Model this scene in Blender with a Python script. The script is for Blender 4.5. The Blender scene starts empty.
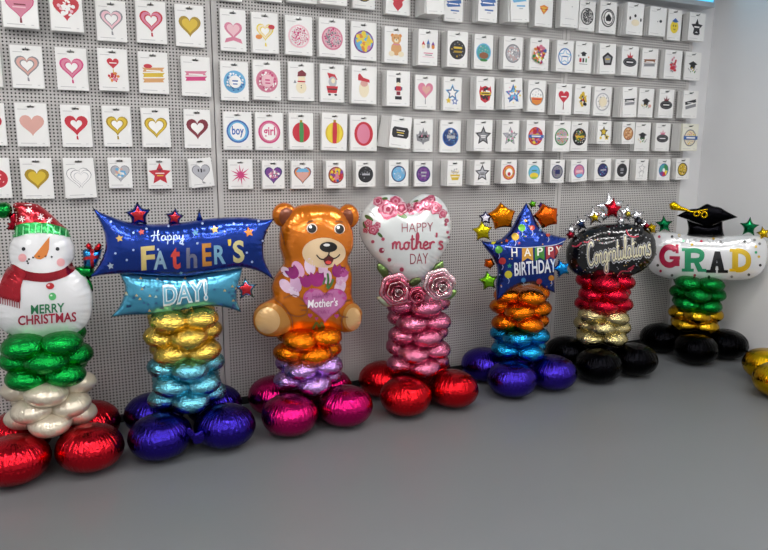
import bpy, bmesh, math, random
import numpy as np
from mathutils import Vector, Matrix
from mathutils.geometry import delaunay_2d_cdt
from mathutils.bvhtree import BVHTree

COL = bpy.context.scene.collection
PI = math.pi

# ------------------------------------------------------------------ camera (measured from the photo)
F, PITCH, ROLL, YAW, DIST, EYE = 655.85, 0.18274, 0.006044, 0.42457, 3.91579, 1.54998
_cy, _sy, _cp, _sp = math.cos(YAW), math.sin(YAW), math.cos(PITCH), math.sin(PITCH)
FWD = Vector((_sy*_cp, _cy*_cp, -_sp))
_r = Vector((_cy, -_sy, 0)); _u = _r.cross(FWD)
RIGHT = _r*math.cos(ROLL) + _u*math.sin(ROLL)
UP = -_r*math.sin(ROLL) + _u*math.cos(ROLL)
EYEP = Vector((0, -DIST, EYE))
cam = bpy.data.cameras.new('camera'); camo = bpy.data.objects.new('camera', cam); COL.objects.link(camo)
m = Matrix((RIGHT, UP, -FWD)).transposed().to_4x4(); m.translation = EYEP
camo.matrix_world = m
cam.sensor_width = 36; cam.lens = F/768*36; cam.clip_start = .05; cam.clip_end = 60
sc = bpy.context.scene; sc.camera = camo

def ray(x, y):
    return (FWD*F + RIGHT*(x-384) - UP*(y-275)).normalized()
def at_y(x, y, Y):
    d = ray(x, y); return EYEP + d*((Y-EYEP.y)/d.y)

# ------------------------------------------------------------------ materials
def lin(h):
    if isinstance(h, str):
        h = h.lstrip('#'); c = [int(h[i:i+2], 16)/255 for i in (0, 2, 4)]
    else: c = h
    return tuple((v/12.92 if v <= .04045 else ((v+.055)/1.055)**2.4) for v in c) + (1,)
_mc = {}
def mat(kind, col='#ffffff', rough=.5, metal=0., bump=0., bscale=40., coat=0., spec=.5):
    k = (kind, col, rough, metal, bump, bscale, coat)
    if k in _mc: return _mc[k]
    m = bpy.data.materials.new(kind); m.use_nodes = True
    nt = m.node_tree; b = nt.nodes['Principled BSDF']
    b.inputs['Base Color'].default_value = lin(col)
    b.inputs['Roughness'].default_value = rough; b.inputs['Metallic'].default_value = metal
    b.inputs['Coat Weight'].default_value = coat; b.inputs['Coat Roughness'].default_value = .08
    b.inputs['Specular IOR Level'].default_value = spec
    if bump > 0:
        tc = nt.nodes.new('ShaderNodeTexCoord'); n = nt.nodes.new('ShaderNodeTexNoise'); bp = nt.nodes.new('ShaderNodeBump')
        n.inputs['Scale'].default_value = bscale; n.inputs['Detail'].default_value = 3; n.inputs['Distortion'].default_value = 1.2
        bp.inputs['Strength'].default_value = bump; bp.inputs['Distance'].default_value = .01
        nt.links.new(tc.outputs['Object'], n.inputs['Vector']); nt.links.new(n.outputs['Fac'], bp.inputs['Height'])
        nt.links.new(bp.outputs['Normal'], b.inputs['Normal'])
    _mc[k] = m
    return m
def foil(col, rough=.17, bump=.22): return mat('metallic_foil', col, rough, 1.0, bump, 42 if bump > .7 else 26)
def pfoil(col, metal=.35, rough=.2): return mat('printed_foil', col, rough, metal, .12, 18, .5)
def ink(col): return mat('ink', col, .32, .25, 0, 1, .4)
def pink_(col): return mat('paper_print', col, .45, 0)
PAPER = mat('packet_card', '#f1f0ee', .35, 0, 0, 1, .15)
PAPER2 = mat('packet_card_cream', '#e9e7d8', .35, 0, 0, 1, .15)
GREYPRINT = mat('paper_print', '#c9c8c8', .5)
HOOKM = mat('hook_metal', '#8e8f92', .3, 1.0)

# ------------------------------------------------------------------ objects
def link(name, verts, faces, mats, parent=None, fm=None, smooth=False, loc=None):
    me = bpy.data.meshes.new(name)
    me.from_pydata([tuple(v) for v in verts], [], [tuple(f) for f in faces])
    if not isinstance(mats, (list, tuple)): mats = [mats]
    for q in mats: me.materials.append(q)
    if fm is not None: me.polygons.foreach_set('material_index', fm)
    if smooth: me.polygons.foreach_set('use_smooth', [True]*len(me.polygons))
    me.update()
    o = bpy.data.objects.new(name, me); COL.objects.link(o)
    if parent is not None: o.parent = parent
    if loc is not None: o.location = loc
    return o
def empty(name, loc):
    o = bpy.data.objects.new(name, None); COL.objects.link(o); o.location = loc; o.empty_display_size = .1
    return o
def tag(o, label=None, cat=None, group=None, kind=None):
    if label: o['label'] = label
    if cat: o['category'] = cat
    if group: o['group'] = group
    if kind: o['kind'] = kind
    return o
class MB:
    def __init__(s): s.v = []; s.f = []; s.m = []
    def add(s, vs, fs, mi=0):
        b = len(s.v); s.v += [tuple(v) for v in vs]; s.f += [tuple(i+b for i in f) for f in fs]; s.m += [mi]*len(fs)
    def box(s, x0, x1, y0, y1, z0, z1, mi=0):
        s.add([(x0,y0,z0),(x1,y0,z0),(x1,y1,z0),(x0,y1,z0),(x0,y0,z1),(x1,y0,z1),(x1,y1,z1),(x0,y1,z1)],
              [(0,3,2,1),(4,5,6,7),(0,1,5,4),(1,2,6,5),(2,3,7,6),(3,0,4,7)], mi)
    def tube(s, pts, r, n=6, mi=0):
        pts = [Vector(p) for p in pts]; b = len(s.v)
        for i, p in enumerate(pts):
            d = (pts[min(i+1, len(pts)-1)] - pts[max(i-1, 0)]).normalized()
            a = d.cross(Vector((1, 0, 0)) if abs(d.x) < .9 else Vector((0, 0, 1))).normalized(); c = d.cross(a)
            rr = r[i] if isinstance(r, (list, tuple)) else r
            for k in range(n): s.v.append(tuple(p + a*rr*math.cos(2*PI*k/n) + c*rr*math.sin(2*PI*k/n)))
        for i in range(len(pts)-1):
            for k in range(n):
                s.f.append((b+i*n+k, b+i*n+(k+1) % n, b+(i+1)*n+(k+1) % n, b+(i+1)*n+k)); s.m.append(mi)
        s.f.append(tuple(b+k for k in range(n))[::-1]); s.m.append(mi)
        s.f.append(tuple(b+(len(pts)-1)*n+k for k in range(n))); s.m.append(mi)
    def build(s, name, mats, parent=None, smooth=False, loc=None):
        return link(name, s.v, s.f, mats, parent, s.m, smooth, loc)

# ------------------------------------------------------------------ 2D helpers
def catmull(pts, n=6, closed=True, corners=()):
    """smooth curve through pts; indices in corners stay sharp"""
    P = [Vector((p[0], p[1])) for p in pts]; N = len(P); out = []
    for i in range(N if closed else N-1):
        p1, p2 = P[i], P[(i+1) % N]
        p0 = P[i-1] if (closed or i > 0) else p1
        p3 = P[(i+2) % N] if (closed or i+2 < N) else p2
        if i in corners: p0 = p1
        if (i+1) % N in corners: p3 = p2
        for k in range(n):
            t = k/n
            out.append(.5*((2*p1) + (p2-p0)*t + (2*p0-5*p1+4*p2-p3)*t*t + (3*p1-p0-3*p2+p3)*t**3))
    if not closed: out.append(P[-1])
    return out
def inside(px, py, poly):
    c = np.zeros(px.shape, bool); n = len(poly)
    for i in range(n):
        x1, y1 = poly[i]; x2, y2 = poly[(i+1) % n]
        if y1 == y2: continue
        c ^= ((y1 > py) != (y2 > py)) & (px < (x2-x1)*(py-y1)/(y2-y1) + x1)
    return c
def resample(poly, s):
    P = np.array([(p[0], p[1]) for p in poly], float)
    Q = np.vstack([P, P[:1]]); L = np.r_[0, np.cumsum(np.hypot(*np.diff(Q, axis=0).T))]
    n = max(12, int(L[-1]/s)); t = np.linspace(0, L[-1], n, endpoint=False)
    return np.stack([np.interp(t, L, Q[:, 0]), np.interp(t, L, Q[:, 1])], -1)
def inflate(outline, T, s=.0075, wr=.07, wl=.035, wavel=.03, power=.5, seed=0):
    """foil pillow: returns verts (u, v, w) and faces, front and back sewn along the outline"""
    B = resample(outline, s*.8); n = len(B)
    lo, hi = B.min(0)-2*s, B.max(0)+2*s
    gx = np.arange(lo[0], hi[0]+s, s); gy = np.arange(lo[1], hi[1]+s, s)
    X, Y = np.meshgrid(gx, gy, indexing='ij'); M = inside(X, Y, B)
    phi = np.zeros(X.shape)
    for _ in range(1400):
        phi[1:-1, 1:-1] = .25*(phi[2:, 1:-1]+phi[:-2, 1:-1]+phi[1:-1, 2:]+phi[1:-1, :-2] + s*s)*M[1:-1, 1:-1]
    seg = np.vstack([B, B[:1]]); A0, A1 = seg[:-1], seg[1:]; D = A1-A0; LL = (D**2).sum(1)
    arc0 = np.r_[0, np.cumsum(np.sqrt(LL))][:-1]
    def near(P):
        t = np.clip(((P[:, None]-A0)*D).sum(-1)/LL, 0, 1); Q = A0+t[..., None]*D
        d = np.hypot(*(P[:, None]-Q).transpose(2, 0, 1)); j = d.argmin(1)
        return d[np.arange(len(P)), j], arc0[j]+t[np.arange(len(P)), j]*np.sqrt(LL[j])
    I = np.stack([X[M], Y[M]], -1); d, _ = near(I); I = I[d > s*.55]
    pts = [Vector(p) for p in B] + [Vector(p) for p in I]
    vs, es, fs, _, _, _ = delaunay_2d_cdt(pts, [], [list(range(n))], 1, 1e-6)
    V = np.array([tuple(v) for v in vs]); d, arc = near(V)
    fx = np.clip((V[:, 0]-gx[0])/s, 0, len(gx)-1.001); fy = np.clip((V[:, 1]-gy[0])/s, 0, len(gy)-1.001)
    i, j = fx.astype(int), fy.astype(int); a, b = fx-i, fy-j
    p = phi[i, j]*(1-a)*(1-b)+phi[i+1, j]*a*(1-b)+phi[i, j+1]*(1-a)*b+phi[i+1, j+1]*a*b
    h = T*(np.maximum(p, 0)/phi.max())**power
    w1 = 2*PI/wavel; wv = np.sin(arc*w1 + 1.7*np.sin(arc*w1*.31+seed) + seed)
    h = h*(1 + wr*wv*np.exp(-d/wl))
    h = h + T*.02*np.sin(V[:, 0]*31+seed)*np.sin(V[:, 1]*27+seed*2)*np.clip(d/.05, 0, 1)
    bd = d < 1e-5; h[bd] = 0
    N = len(V); back = np.zeros(N, int); verts = [(V[k, 0], V[k, 1], h[k]) for k in range(N)]
    for k in range(N):
        if bd[k]: back[k] = k
        else: back[k] = len(verts); verts.append((V[k, 0], V[k, 1], -h[k]))
    faces = [tuple(f) for f in fs] + [tuple(int(back[k]) for k in reversed(f)) for f in fs]
    # make front faces point to +w
    f0 = faces[0]; q = [V[k] for k in f0]
    if (q[1][0]-q[0][0])*(q[2][1]-q[0][1])-(q[1][1]-q[0][1])*(q[2][0]-q[0][0]) < 0: faces = [f[::-1] for f in faces]
    return verts, faces

def star_pts(n=5, r=1, ri=.5, rot=0, cx=0, cy=0, fat=0):
    out = []
    for k in range(2*n):
        a = PI/2 + rot + k*PI/n; q = r if k % 2 == 0 else r*ri
        out.append((cx+q*math.cos(a), cy+q*math.sin(a)))
    return out
def heart_pts(s=1, cx=0, cy=0, n=36, wide=1):
    out = []
    for k in range(n):
        t = 2*PI*k/n
        out.append((cx+wide*s*math.sin(t)**3, cy+s*(13*math.cos(t)-5*math.cos(2*t)-2*math.cos(3*t)-math.cos(4*t)+2)/15.5))
    return out
def ell(cx, cy, rx, ry=None, n=24, rot=0):
    ry = rx if ry is None else ry; c, s_ = math.cos(rot), math.sin(rot)
    return [(cx+c*rx*math.cos(2*PI*k/n)-s_*ry*math.sin(2*PI*k/n), cy+s_*rx*math.cos(2*PI*k/n)+c*ry*math.sin(2*PI*k/n)) for k in range(n)]

# ------------------------------------------------------------------ lettering
def font_mesh(txt, off=0., shear=0.):
    cu = bpy.data.curves.new('lettering', 'FONT'); cu.body = txt; cu.size = 1; cu.offset = off; cu.shear = shear; cu.resolution_u = 3
    o = bpy.data.objects.new('lettering', cu); COL.objects.link(o)
    dg = bpy.context.evaluated_depsgraph_get(); e = o.evaluated_get(dg); me = e.to_mesh()
    v = [(p.co.x, p.co.y) for p in me.vertices]; f = [tuple(p.vertices) for p in me.polygons]
    e.to_mesh_clear(); bpy.data.objects.remove(o); bpy.data.curves.remove(cu)
    return v, f
def ribbon(pts, w, n=5, smooth=True):
    """polyline -> band of quads, rounded ends"""
    P = catmull(pts, n, closed=False) if smooth else [Vector(p) for p in pts]
    v, f = [], []
    for i, p in enumerate(P):
        d = (P[min(i+1, len(P)-1)]-P[max(i-1, 0)]); d = d.normalized() if d.length > 1e-9 else Vector((1, 0)); q = Vector((-d.y, d.x))
        ww = w*(1 if 0 < i < len(P)-1 else .6)
        v += [tuple(p+q*ww/2), tuple(p-q*ww/2)]
    for i in range(len(P)-1): f.append((2*i, 2*i+1, 2*i+3, 2*i+2))
    return v, f
SCR = {  # handwritten strokes in a box about .6 wide; x height .45, ascender 1, descender -.4
 'H': (.85, [[(.12,.1),(.1,.0),(.2,.05),(.28,.6),(.3,.95)], [(.6,1),(.55,.5),(.6,.05),(.7,.0)], [(.0,.45),(.25,.55),(.5,.5),(.75,.6)]]),
 'C': (.75, [[(.68,.8),(.6,.98),(.4,1),(.15,.75),(.08,.4),(.2,.05),(.45,-.02),(.7,.15)]]),
 'a': (.5, [[(.38,.4),(.2,.46),(.06,.3),(.06,.1),(.16,0),(.3,.08),(.38,.4)], [(.38,.4),(.37,.1),(.5,.05)]]),
 'c': (.42, [[(.36,.38),(.22,.46),(.06,.3),(.07,.08),(.2,0),(.42,.1)]]),
 'e': (.44, [[(.05,.2),(.25,.25),(.34,.36),(.22,.46),(.07,.3),(.08,.08),(.22,0),(.44,.12)]]),
 'g': (.5, [[(.38,.4),(.2,.46),(.06,.3),(.08,.08),(.25,.05),(.38,.4)], [(.4,.42),(.38,-.1),(.28,-.4),(.1,-.35),(.2,-.15),(.5,.05)]]),
 'h': (.5, [[(.0,.1),(.2,.7),(.16,1),(.08,.8),(.08,0)], [(.08,.25),(.22,.45),(.34,.38),(.34,.08),(.5,.05)]]),
 'i': (.28, [[(.08,.44),(.07,.1),(.14,0),(.28,.08)], [(.1,.64),(.12,.68)]]),
 'l': (.3, [[(.0,.1),(.2,.7),(.17,1),(.08,.85),(.07,.15),(.14,0),(.3,.08)]]),
 'm': (.8, [[(.04,.42),(.08,.3),(.07,0)], [(.08,.25),(.2,.45),(.3,.38),(.3,0)], [(.31,.25),(.45,.45),(.56,.36),(.56,.08),(.66,0),(.8,.1)]]),
 'n': (.55, [[(.04,.42),(.08,.3),(.07,0)], [(.08,.25),(.22,.45),(.34,.36),(.34,.08),(.42,0),(.55,.08)]]),
 'o': (.48, [[(.25,.45),(.08,.32),(.08,.08),(.22,0),(.36,.12),(.36,.34),(.25,.45),(.35,.4),(.48,.4)]]),
 'p': (.5, [[(.04,.42),(.1,.3),(.06,-.4)], [(.09,.28),(.24,.46),(.37,.3),(.33,.06),(.18,.0),(.1,.1)], [(.33,.06),(.5,.1)]]),
 'r': (.42, [[(.04,.42),(.08,.3),(.07,0)], [(.08,.25),(.2,.42),(.32,.44),(.36,.36)]]),
 's': (.42, [[(.34,.4),(.2,.46),(.1,.36),(.28,.2),(.3,.06),(.15,-.02),(.04,.06)]]),
 't': (.38, [[(.16,.9),(.13,.12),(.22,0),(.38,.08)], [(.02,.6),(.32,.64)]]),
 'u': (.5, [[(.06,.44),(.06,.12),(.16,0),(.3,.1),(.36,.44)], [(.36,.44),(.36,.1),(.5,.06)]]),
 'y': (.5, [[(.06,.44),(.07,.14),(.18,.02),(.32,.14),(.37,.44)], [(.38,.44),(.36,-.1),(.26,-.4),(.1,-.34),(.2,-.15),(.5,.06)]]),
 "'": (.2, [[(.1,1.02),(.12,.9),(.08,.72)]]),
}
def script_mesh(txt, w):
    v, f = [], []; x = 0
    for ch in txt:
        adv, strokes = SCR[ch]
        for st in strokes:
            a, b = ribbon([(x+p[0], p[1]) for p in st], w); k = len(v); v += a; f += [tuple(i+k for i in q) for q in b]
        x += adv*.96
    return v, f
def slab(ch, w=.3):
    """fat slab-serif letter in a 1x1 box"""
    R_ = lambda x0, y0, x1, y1: [(x0,y0),(x1,y0),(x1,y1),(x0,y1)]
    polys = []
    if ch == 'G':
        a, b = ribbon([(.5+.37*math.cos(t), .5+.38*math.sin(t)) for t in np.linspace(.65, 2*PI-.15, 16)], .25, 2)
        return [(a, b)] + [(R_(.5, .36, 1., .5), [(0,1,2,3)]), (R_(.76, .08, .98, .44), [(0,1,2,3)]), (R_(.78, .62, .93, 1.), [(0,1,2,3)])]
    if ch == 'A':
        polys = [[(.18,.1),(.42,.1),(.56,.96),(.4,.96)], [(.58,.1),(.84,.1),(.64,.96),(.42,.96)], R_(.3,.3,.7,.44), R_(.0,0,.46,.13), R_(.54,0,1.,.13)]
    if ch == 'R':
        polys = [R_(.12,.05,.38,.95), R_(0,0,.5,.13), R_(0,.87,.4,1), [(.45,.5),(.66,.5),(.92,.02),(.66,.02)], R_(.66,0,1.02,.13)]
        a, b = ribbon([(.3,.9),(.6,.9),(.8,.82),(.84,.7),(.78,.54),(.6,.48),(.3,.48)], .21, 3)
        return [(q, [(0,1,2,3)]) for q in polys] + [(a, b)]
    if ch == 'D':
        polys = [R_(.12,.05,.4,.95), R_(0,0,.4,.13), R_(0,.87,.4,1)]
        a, b = ribbon([(.25,.91),(.55,.9),(.8,.75),(.87,.5),(.8,.25),(.55,.1),(.25,.09)], .24, 3)
        return [(q, [(0,1,2,3)]) for q in polys] + [(a, b)]
    return [(q, [(0,1,2,3)]) for q in polys]

# ------------------------------------------------------------------ a foil balloon body traced on its own upright plane
class Glyphs(list): pass
class Body:
    def __init__(s, root, X0, Y0, yaw, off=0):
        s.root = root; s.yaw = yaw; s.R = Vector((math.cos(yaw), -math.sin(yaw), 0)); s.N = Vector((-math.sin(yaw), -math.cos(yaw), 0))
        s.O = Vector((X0, Y0, 0)) + s.N*off; s.bvh = None
    def uv(s, x, y):
        d = ray(x, y); t = (s.O-EYEP).dot(s.N)/d.dot(s.N); p = EYEP+d*t
        return ((p-s.O).dot(s.R), p.z)
    def w(s, q): return s.O + s.R*q[0] + Vector((0, 0, q[1])) + s.N*q[2]
    def pillow(self, name, px, T, material, parent=None, keep=False, **k):
        o_ = self; uvp = [o_.uv(*p) for p in px]
        v, f = inflate(uvp, T, **k)
        W = [o_.w(q) for q in v]
        if o_.R.cross(Vector((0,0,1))).dot(o_.N) < 0: f = [q[::-1] for q in f]
        if keep: o_.bvh = BVHTree.FromPolygons(W, f)
        base = o_.root.location
        return link(name, [p-base for p in W], f, material, parent or o_.root, None, True)
    def hit(s, x, y, lift):
        d = ray(x, y); loc, nor, i, dist = s.bvh.ray_cast(EYEP, d)
        if loc is None:
            t = (s.O-EYEP).dot(s.N)/d.dot(s.N); loc, nor, i, dist = s.bvh.find_nearest(EYEP+d*t)
        if nor.dot(d) > 0: nor = -nor
        return loc + nor*lift
    def decal(s, name, items, parent, step=3.0):
        if 'lettering' in name:
            s.decal('text_print', [q for q in items if isinstance(q[0], Glyphs)], parent, step)
            name = name.replace('lettering_', ''); items = [q for q in items if not isinstance(q[0], Glyphs)]
        """items: (verts px, faces, material, layer)"""
        V, Fc, FM, mats = [], [], [], []
        for vs, fs, mt, layer in items:
            bm = bmesh.new(); bv = [bm.verts.new((p[0], p[1], 0)) for p in vs]
            for q in fs:
                try: bm.faces.new([bv[i] for i in q])
                except ValueError: pass
            bmesh.ops.triangulate(bm, faces=bm.faces)
            for _ in range(6):
                le = [e for e in bm.edges if e.calc_length() > step]
                if not le: break
                bmesh.ops.subdivide_edges(bm, edges=le, cuts=1); bmesh.ops.triangulate(bm, faces=bm.faces)
            bm.verts.index_update(); b = len(V)
            if mt not in mats: mats.append(mt)
            lift = .0016+.0013*layer
            for q in bm.verts: V.append(s.hit(q.co.x, q.co.y, lift) - s.root.location)
            for q in bm.faces: Fc.append(tuple(z.index+b for z in q.verts)); FM.append(mats.index(mt))
            bm.free()
        return link(name, V, Fc, mats, parent, FM, True)
def poly(px): return ([(p[0], p[1]) for p in px], [tuple(range(len(px)))])
def place(vf, p0, p1, hgt, base=0., top=1., x0=None, x1=None):
    """fit a 2D glyph mesh on the line p0 -> p1 (px, baseline), hgt px tall for y in base..top"""
    v, f = vf; xs = [q[0] for q in v]; a = min(xs) if x0 is None else x0; b = max(xs) if x1 is None else x1
    dx, dy = p1[0]-p0[0], p1[1]-p0[1]; L = math.hypot(dx, dy); nx, ny = dy/L*.35, -1
    out = [(p0[0]+dx*(q[0]-a)/(b-a)+nx*hgt*(q[1]-base)/(top-base), p0[1]+dy*(q[0]-a)/(b-a)+ny*hgt*(q[1]-base)/(top-base)) for q in v]
    return Glyphs(out), f
def text(t, p0, p1, h, off=0., shear=0.): return place(font_mesh(t, off, shear), p0, p1, h, 0, .72)
def C(o, s):  # reader of crop coordinates
    return lambda *pts: [(o[0]+x/s, o[1]+y/s) for x, y in pts]

# ------------------------------------------------------------------ round foil balloons of bases and columns
def ball_mesh(R, H, seed, nphi=340, nr=18, folds=30):
    rg = random.Random(seed); ph = [rg.uniform(0, 6.28) for _ in range(6)]
    v = []; f = []
    def wav(a): return (1-2*abs(math.sin(.5*folds*a+1.6*math.sin(3*a+ph[0])+ph[1])))*.6+.4*math.sin(round(folds*1.7)*a+ph[2]+1.2*math.sin(5*a))
    rows = []
    for side in (1, -1):
        for i in range(nr if side == 1 else nr-1):
            t = (i+1)/nr if side == 1 else (nr-1-i)/nr
            rows.append((side, t))
    v.append((0, 0, H*.96))
    for side, t in rows:
        th = t*PI/2; r0 = math.sin(th); z0 = (1-r0**2.3)**.56 if r0 < 1 else 0
        for k in range(nphi):
            a = 2*PI*k/nphi; w = wav(a if side == 1 else a+.05)
            am = .24*t**4; r = R*r0*(1-.035*t**8*(.5+.5*w)+.012*math.sin(2*a+ph[3]))
            z = side*H*z0*(1+am*w) + (.004*math.sin(2*a+ph[4]) + (.0035*w if t == 1 else .0))*t**3
            v.append((r*math.cos(a), r*math.sin(a), z))
    v.append((0, 0, -H*.96)); nrow = len(rows)
    for k in range(nphi): f.append((0, 1+k, 1+(k+1) % nphi))
    for i in range(nrow-1):
        for k in range(nphi):
            a, b = 1+i*nphi+k, 1+i*nphi+(k+1) % nphi
            f.append((a, a+nphi, b+nphi, b))
    L = len(v)-1; s = 1+(nrow-1)*nphi
    for k in range(nphi): f.append((L, s+(k+1) % nphi, s+k))
    # pinched neck towards -x
    b = len(v); n = 8; rr = [.006, .008, .010, .022]; xs = [-R*1.02, -R*.96, -R*.92, -R*.80]
    rr = [.014, .006, .009, .026]
    for x, q in zip(xs, rr):
        for k in range(n): v.append((x, q*math.cos(2*PI*k/n), q*.8*math.sin(2*PI*k/n)))
    for i in range(3):
        for k in range(n): f.append((b+i*n+k, b+i*n+(k+1) % n, b+(i+1)*n+(k+1) % n, b+(i+1)*n+k))
    return v, f
BASE = [ball_mesh(.161, .113, s, folds=42) for s in (1, 2, 3)]
SMALL = [ball_mesh(.101, .059, s+10, nphi=220, nr=14, folds=24) for s in range(4)]
_bm = {}
def ball(kind, i, material, name, root, loc, rz, tilt):
    key = (kind, i, material.name)
    if key not in _bm:
        v, f = (BASE if kind == 'b' else SMALL)[i]
        me = bpy.data.meshes.new(name); me.from_pydata(v, [], f); me.materials.append(material)
        me.polygons.foreach_set('use_smooth', [True]*len(me.polygons)); me.update(); _bm[key] = me
    o = bpy.data.objects.new(name, _bm[key]); COL.objects.link(o); o.parent = root
    o.location = loc; o.rotation_euler = (tilt[0], tilt[1], rz)
    return o
def column(X, Y, basecol, layers, label, z0=.262, dz=.093, rot=0., brough=.16, name='balloon_display', ring=.105):
    rg = random.Random(int(X*100)+7)
    root = empty(name, (X, Y, 0)); tag(root, label, 'balloon display', kind='thing')
    bmat = foil(basecol, brough, .4)
    for k in range(4):
        a = PI/4+k*PI/2+rot
        ball('b', rg.randrange(3), bmat, 'base_balloon', root, (.233*math.cos(a), .233*math.sin(a), .116), a, (rg.uniform(-.03, .03), rg.uniform(-.03, .03)))
    for i, c in enumerate(layers):
        mt = c if not isinstance(c, str) else mat('metallic_foil', c, .2, 1.0, .75, 42)
        a0 = (0 if i % 2 == 0 else PI/4)+rot+rg.uniform(-.1, .1)
        for k in range(4):
            a = a0+k*PI/2; r = ring+rg.uniform(-.006, .006)
            o = ball('s', rg.randrange(4), mt, 'column_balloon', root, (r*math.cos(a), r*math.sin(a), z0+i*dz+rg.uniform(-.006, .006)), a, (0, 0))
            o.rotation_euler = (rg.uniform(-.14, .14), rg.uniform(-.06, .16), a); o.rotation_mode = 'XYZ'
    return root
def star_px(cx, cy, r, ri=.52, rot=0., sq=1., n=5):
    return [(cx+(p[0])*sq, cy-p[1]) for p in [(q[0], q[1]) for q in star_pts(n, r, ri, rot)]]
def soft_star(cx, cy, r, ri=.52, rot=0., sq=1., n=5):
    p = star_px(cx, cy, r, ri, rot, sq, n); return catmull(p, 4, True, corners=tuple(range(0, 2*n, 2)))
def mini_star(root, X, Y, yaw, off, cx, cy, r, material, T=.022, rot=0., ri=.55, sq=1., name='star_balloon', centre=None):
    b = Body(root, X, Y, yaw, off)
    o = b.pillow(name, soft_star(cx, cy, r, ri, rot, sq), T, material, keep=True, s=.006, wr=.12, wl=.015, wavel=.012, seed=cx)
    if centre: b.decal('star_print', [(*poly(soft_star(cx, cy, r*.62, .55, rot, sq)), centre, 0)], o)
    return o

# ================================================================== room
def plane_mesh(name, pts, material, kind='structure'):
    return tag(link(name, pts, [tuple(range(len(pts)))], material), kind=kind)
XC = 4.65; XL = -4.2; YB = -6.6; ZC = 3.15
def noise_mat(name, c1, c2, scale, rough, rvar=0., bump=0., spec=.5):
    m = bpy.data.materials.new(name); m.use_nodes = True; nt = m.node_tree; b = nt.nodes['Principled BSDF']
    tc = nt.nodes.new('ShaderNodeTexCoord'); n = nt.nodes.new('ShaderNodeTexNoise'); n.inputs['Scale'].default_value = scale; n.inputs['Detail'].default_value = 5
    mx = nt.nodes.new('ShaderNodeMix'); mx.data_type = 'RGBA'; mx.inputs['A'].default_value = lin(c1); mx.inputs['B'].default_value = lin(c2)
    nt.links.new(tc.outputs['Object'], n.inputs['Vector']); nt.links.new(n.outputs['Fac'], mx.inputs['Factor']); nt.links.new(mx.outputs['Result'], b.inputs['Base Color'])
    mr = nt.nodes.new('ShaderNodeMapRange'); mr.inputs['To Min'].default_value = rough-rvar; mr.inputs['To Max'].default_value = rough+rvar
    nt.links.new(n.outputs['Fac'], mr.inputs['Value']); nt.links.new(mr.outputs['Result'], b.inputs['Roughness']); b.inputs['Specular IOR Level'].default_value = spec
    if bump:
        bp = nt.nodes.new('ShaderNodeBump'); bp.inputs['Strength'].default_value = bump; bp.inputs['Distance'].default_value = .002
        nt.links.new(n.outputs['Fac'], bp.inputs['Height']); nt.links.new(bp.outputs['Normal'], b.inputs['Normal'])
    return m
FLOORM = noise_mat('grey_floor', '#696c6e', '#727477', 1.3, .38, .06, 0, .45)
WALLM = noise_mat('painted_wall', '#dfdfe1', '#e4e4e5', 3, .6)
WALLB = noise_mat('painted_wall_shop', '#c9c9cc', '#d0d0d3', 2, .6)
CEILM = noise_mat('ceiling_paint', '#d0d0d0', '#d6d6d6', 2, .7)
plane_mesh('floor', [(XL, YB, 0), (XC, YB, 0), (XC, .03, 0), (XL, .03, 0)], FLOORM)
plane_mesh('ceiling', [(XL, YB, ZC), (XL, .03, ZC), (XC, .03, ZC), (XC, YB, ZC)], CEILM)
def wallbox(name, x0, x1, y0, y1, z0, z1, m):
    b = MB(); b.box(x0, x1, y0, y1, z0, z1); return tag(b.build(name, m), kind='structure')
wallbox('wall_back', XL, XC+.1, .03, .13, 0, ZC, WALLM)
wallbox('wall_right', XC, XC+.1, YB, .03, 0, ZC, WALLM)
wallbox('wall_left', XL-.1, XL, YB, .13, 0, ZC, WALLB)
wallbox('wall_front', XL-.1, XC+.1, YB-.1, YB, 0, ZC, WALLB)
BLACK = mat('black_baseboard', '#141414', .5)
wallbox('baseboard_back', XL, XC, -.004, .03, 0, .05, BLACK)
wallbox('baseboard_right', XC-.012, XC, YB, .03, 0, .045, BLACK)

# perforated metal panels
def peg_material():
    m = bpy.data.materials.new('perforated_metal'); m.use_nodes = True; nt = m.node_tree; b = nt.nodes['Principled BSDF']
    N = nt.nodes.new; L = nt.links.new
    tc = N('ShaderNodeTexCoord'); sp = N('ShaderNodeSeparateXYZ'); L(tc.outputs['Object'], sp.inputs[0])
    def mth(op, a, b_=None, c=None):
        n = N('ShaderNodeMath'); n.operation = op
        for i, q in enumerate((a, b_, c)):
            if q is None: continue
            if hasattr(q, 'links'): L(q, n.inputs[i])
            else: n.inputs[i].default_value = q
        return n.outputs[0]
    pit = .0178
    def cell(c): return mth('SUBTRACT', mth('FRACT', mth('DIVIDE', c, pit)), .5)
    fx, fz = cell(sp.outputs['X']), cell(sp.outputs['Z'])
    r = mth('SQRT', mth('ADD', mth('MULTIPLY', fx, fx), mth('MULTIPLY', fz, fz)))
    hole = mth('LESS_THAN', r, .26)
    e1 = mth('ABSOLUTE', mth('SUBTRACT', sp.outputs['X'], .7)); e2 = mth('ABSOLUTE', mth('SUBTRACT', sp.outputs['X'], 3.175)); e3 = mth('ABSOLUTE', mth('SUBTRACT', sp.outputs['X'], 4.4125))
    edge = mth('SUBTRACT', mth('MINIMUM', mth('MINIMUM', e1, e2), e3), .028)
    keep = mth('GREATER_THAN', edge, 0)
    hole = mth('MULTIPLY', hole, keep)
    mx = N('ShaderNodeMix'); mx.data_type = 'RGBA'; mx.inputs['A'].default_value = lin('#c3c0be'); mx.inputs['B'].default_value = lin('#2a2828')
    L(hole, mx.inputs['Factor']); L(mx.outputs['Result'], b.inputs['Base Color'])
    b.inputs['Roughness'].default_value = .5; b.inputs['Specular IOR Level'].default_value = .35
    return m
PEG = peg_material()
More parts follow.
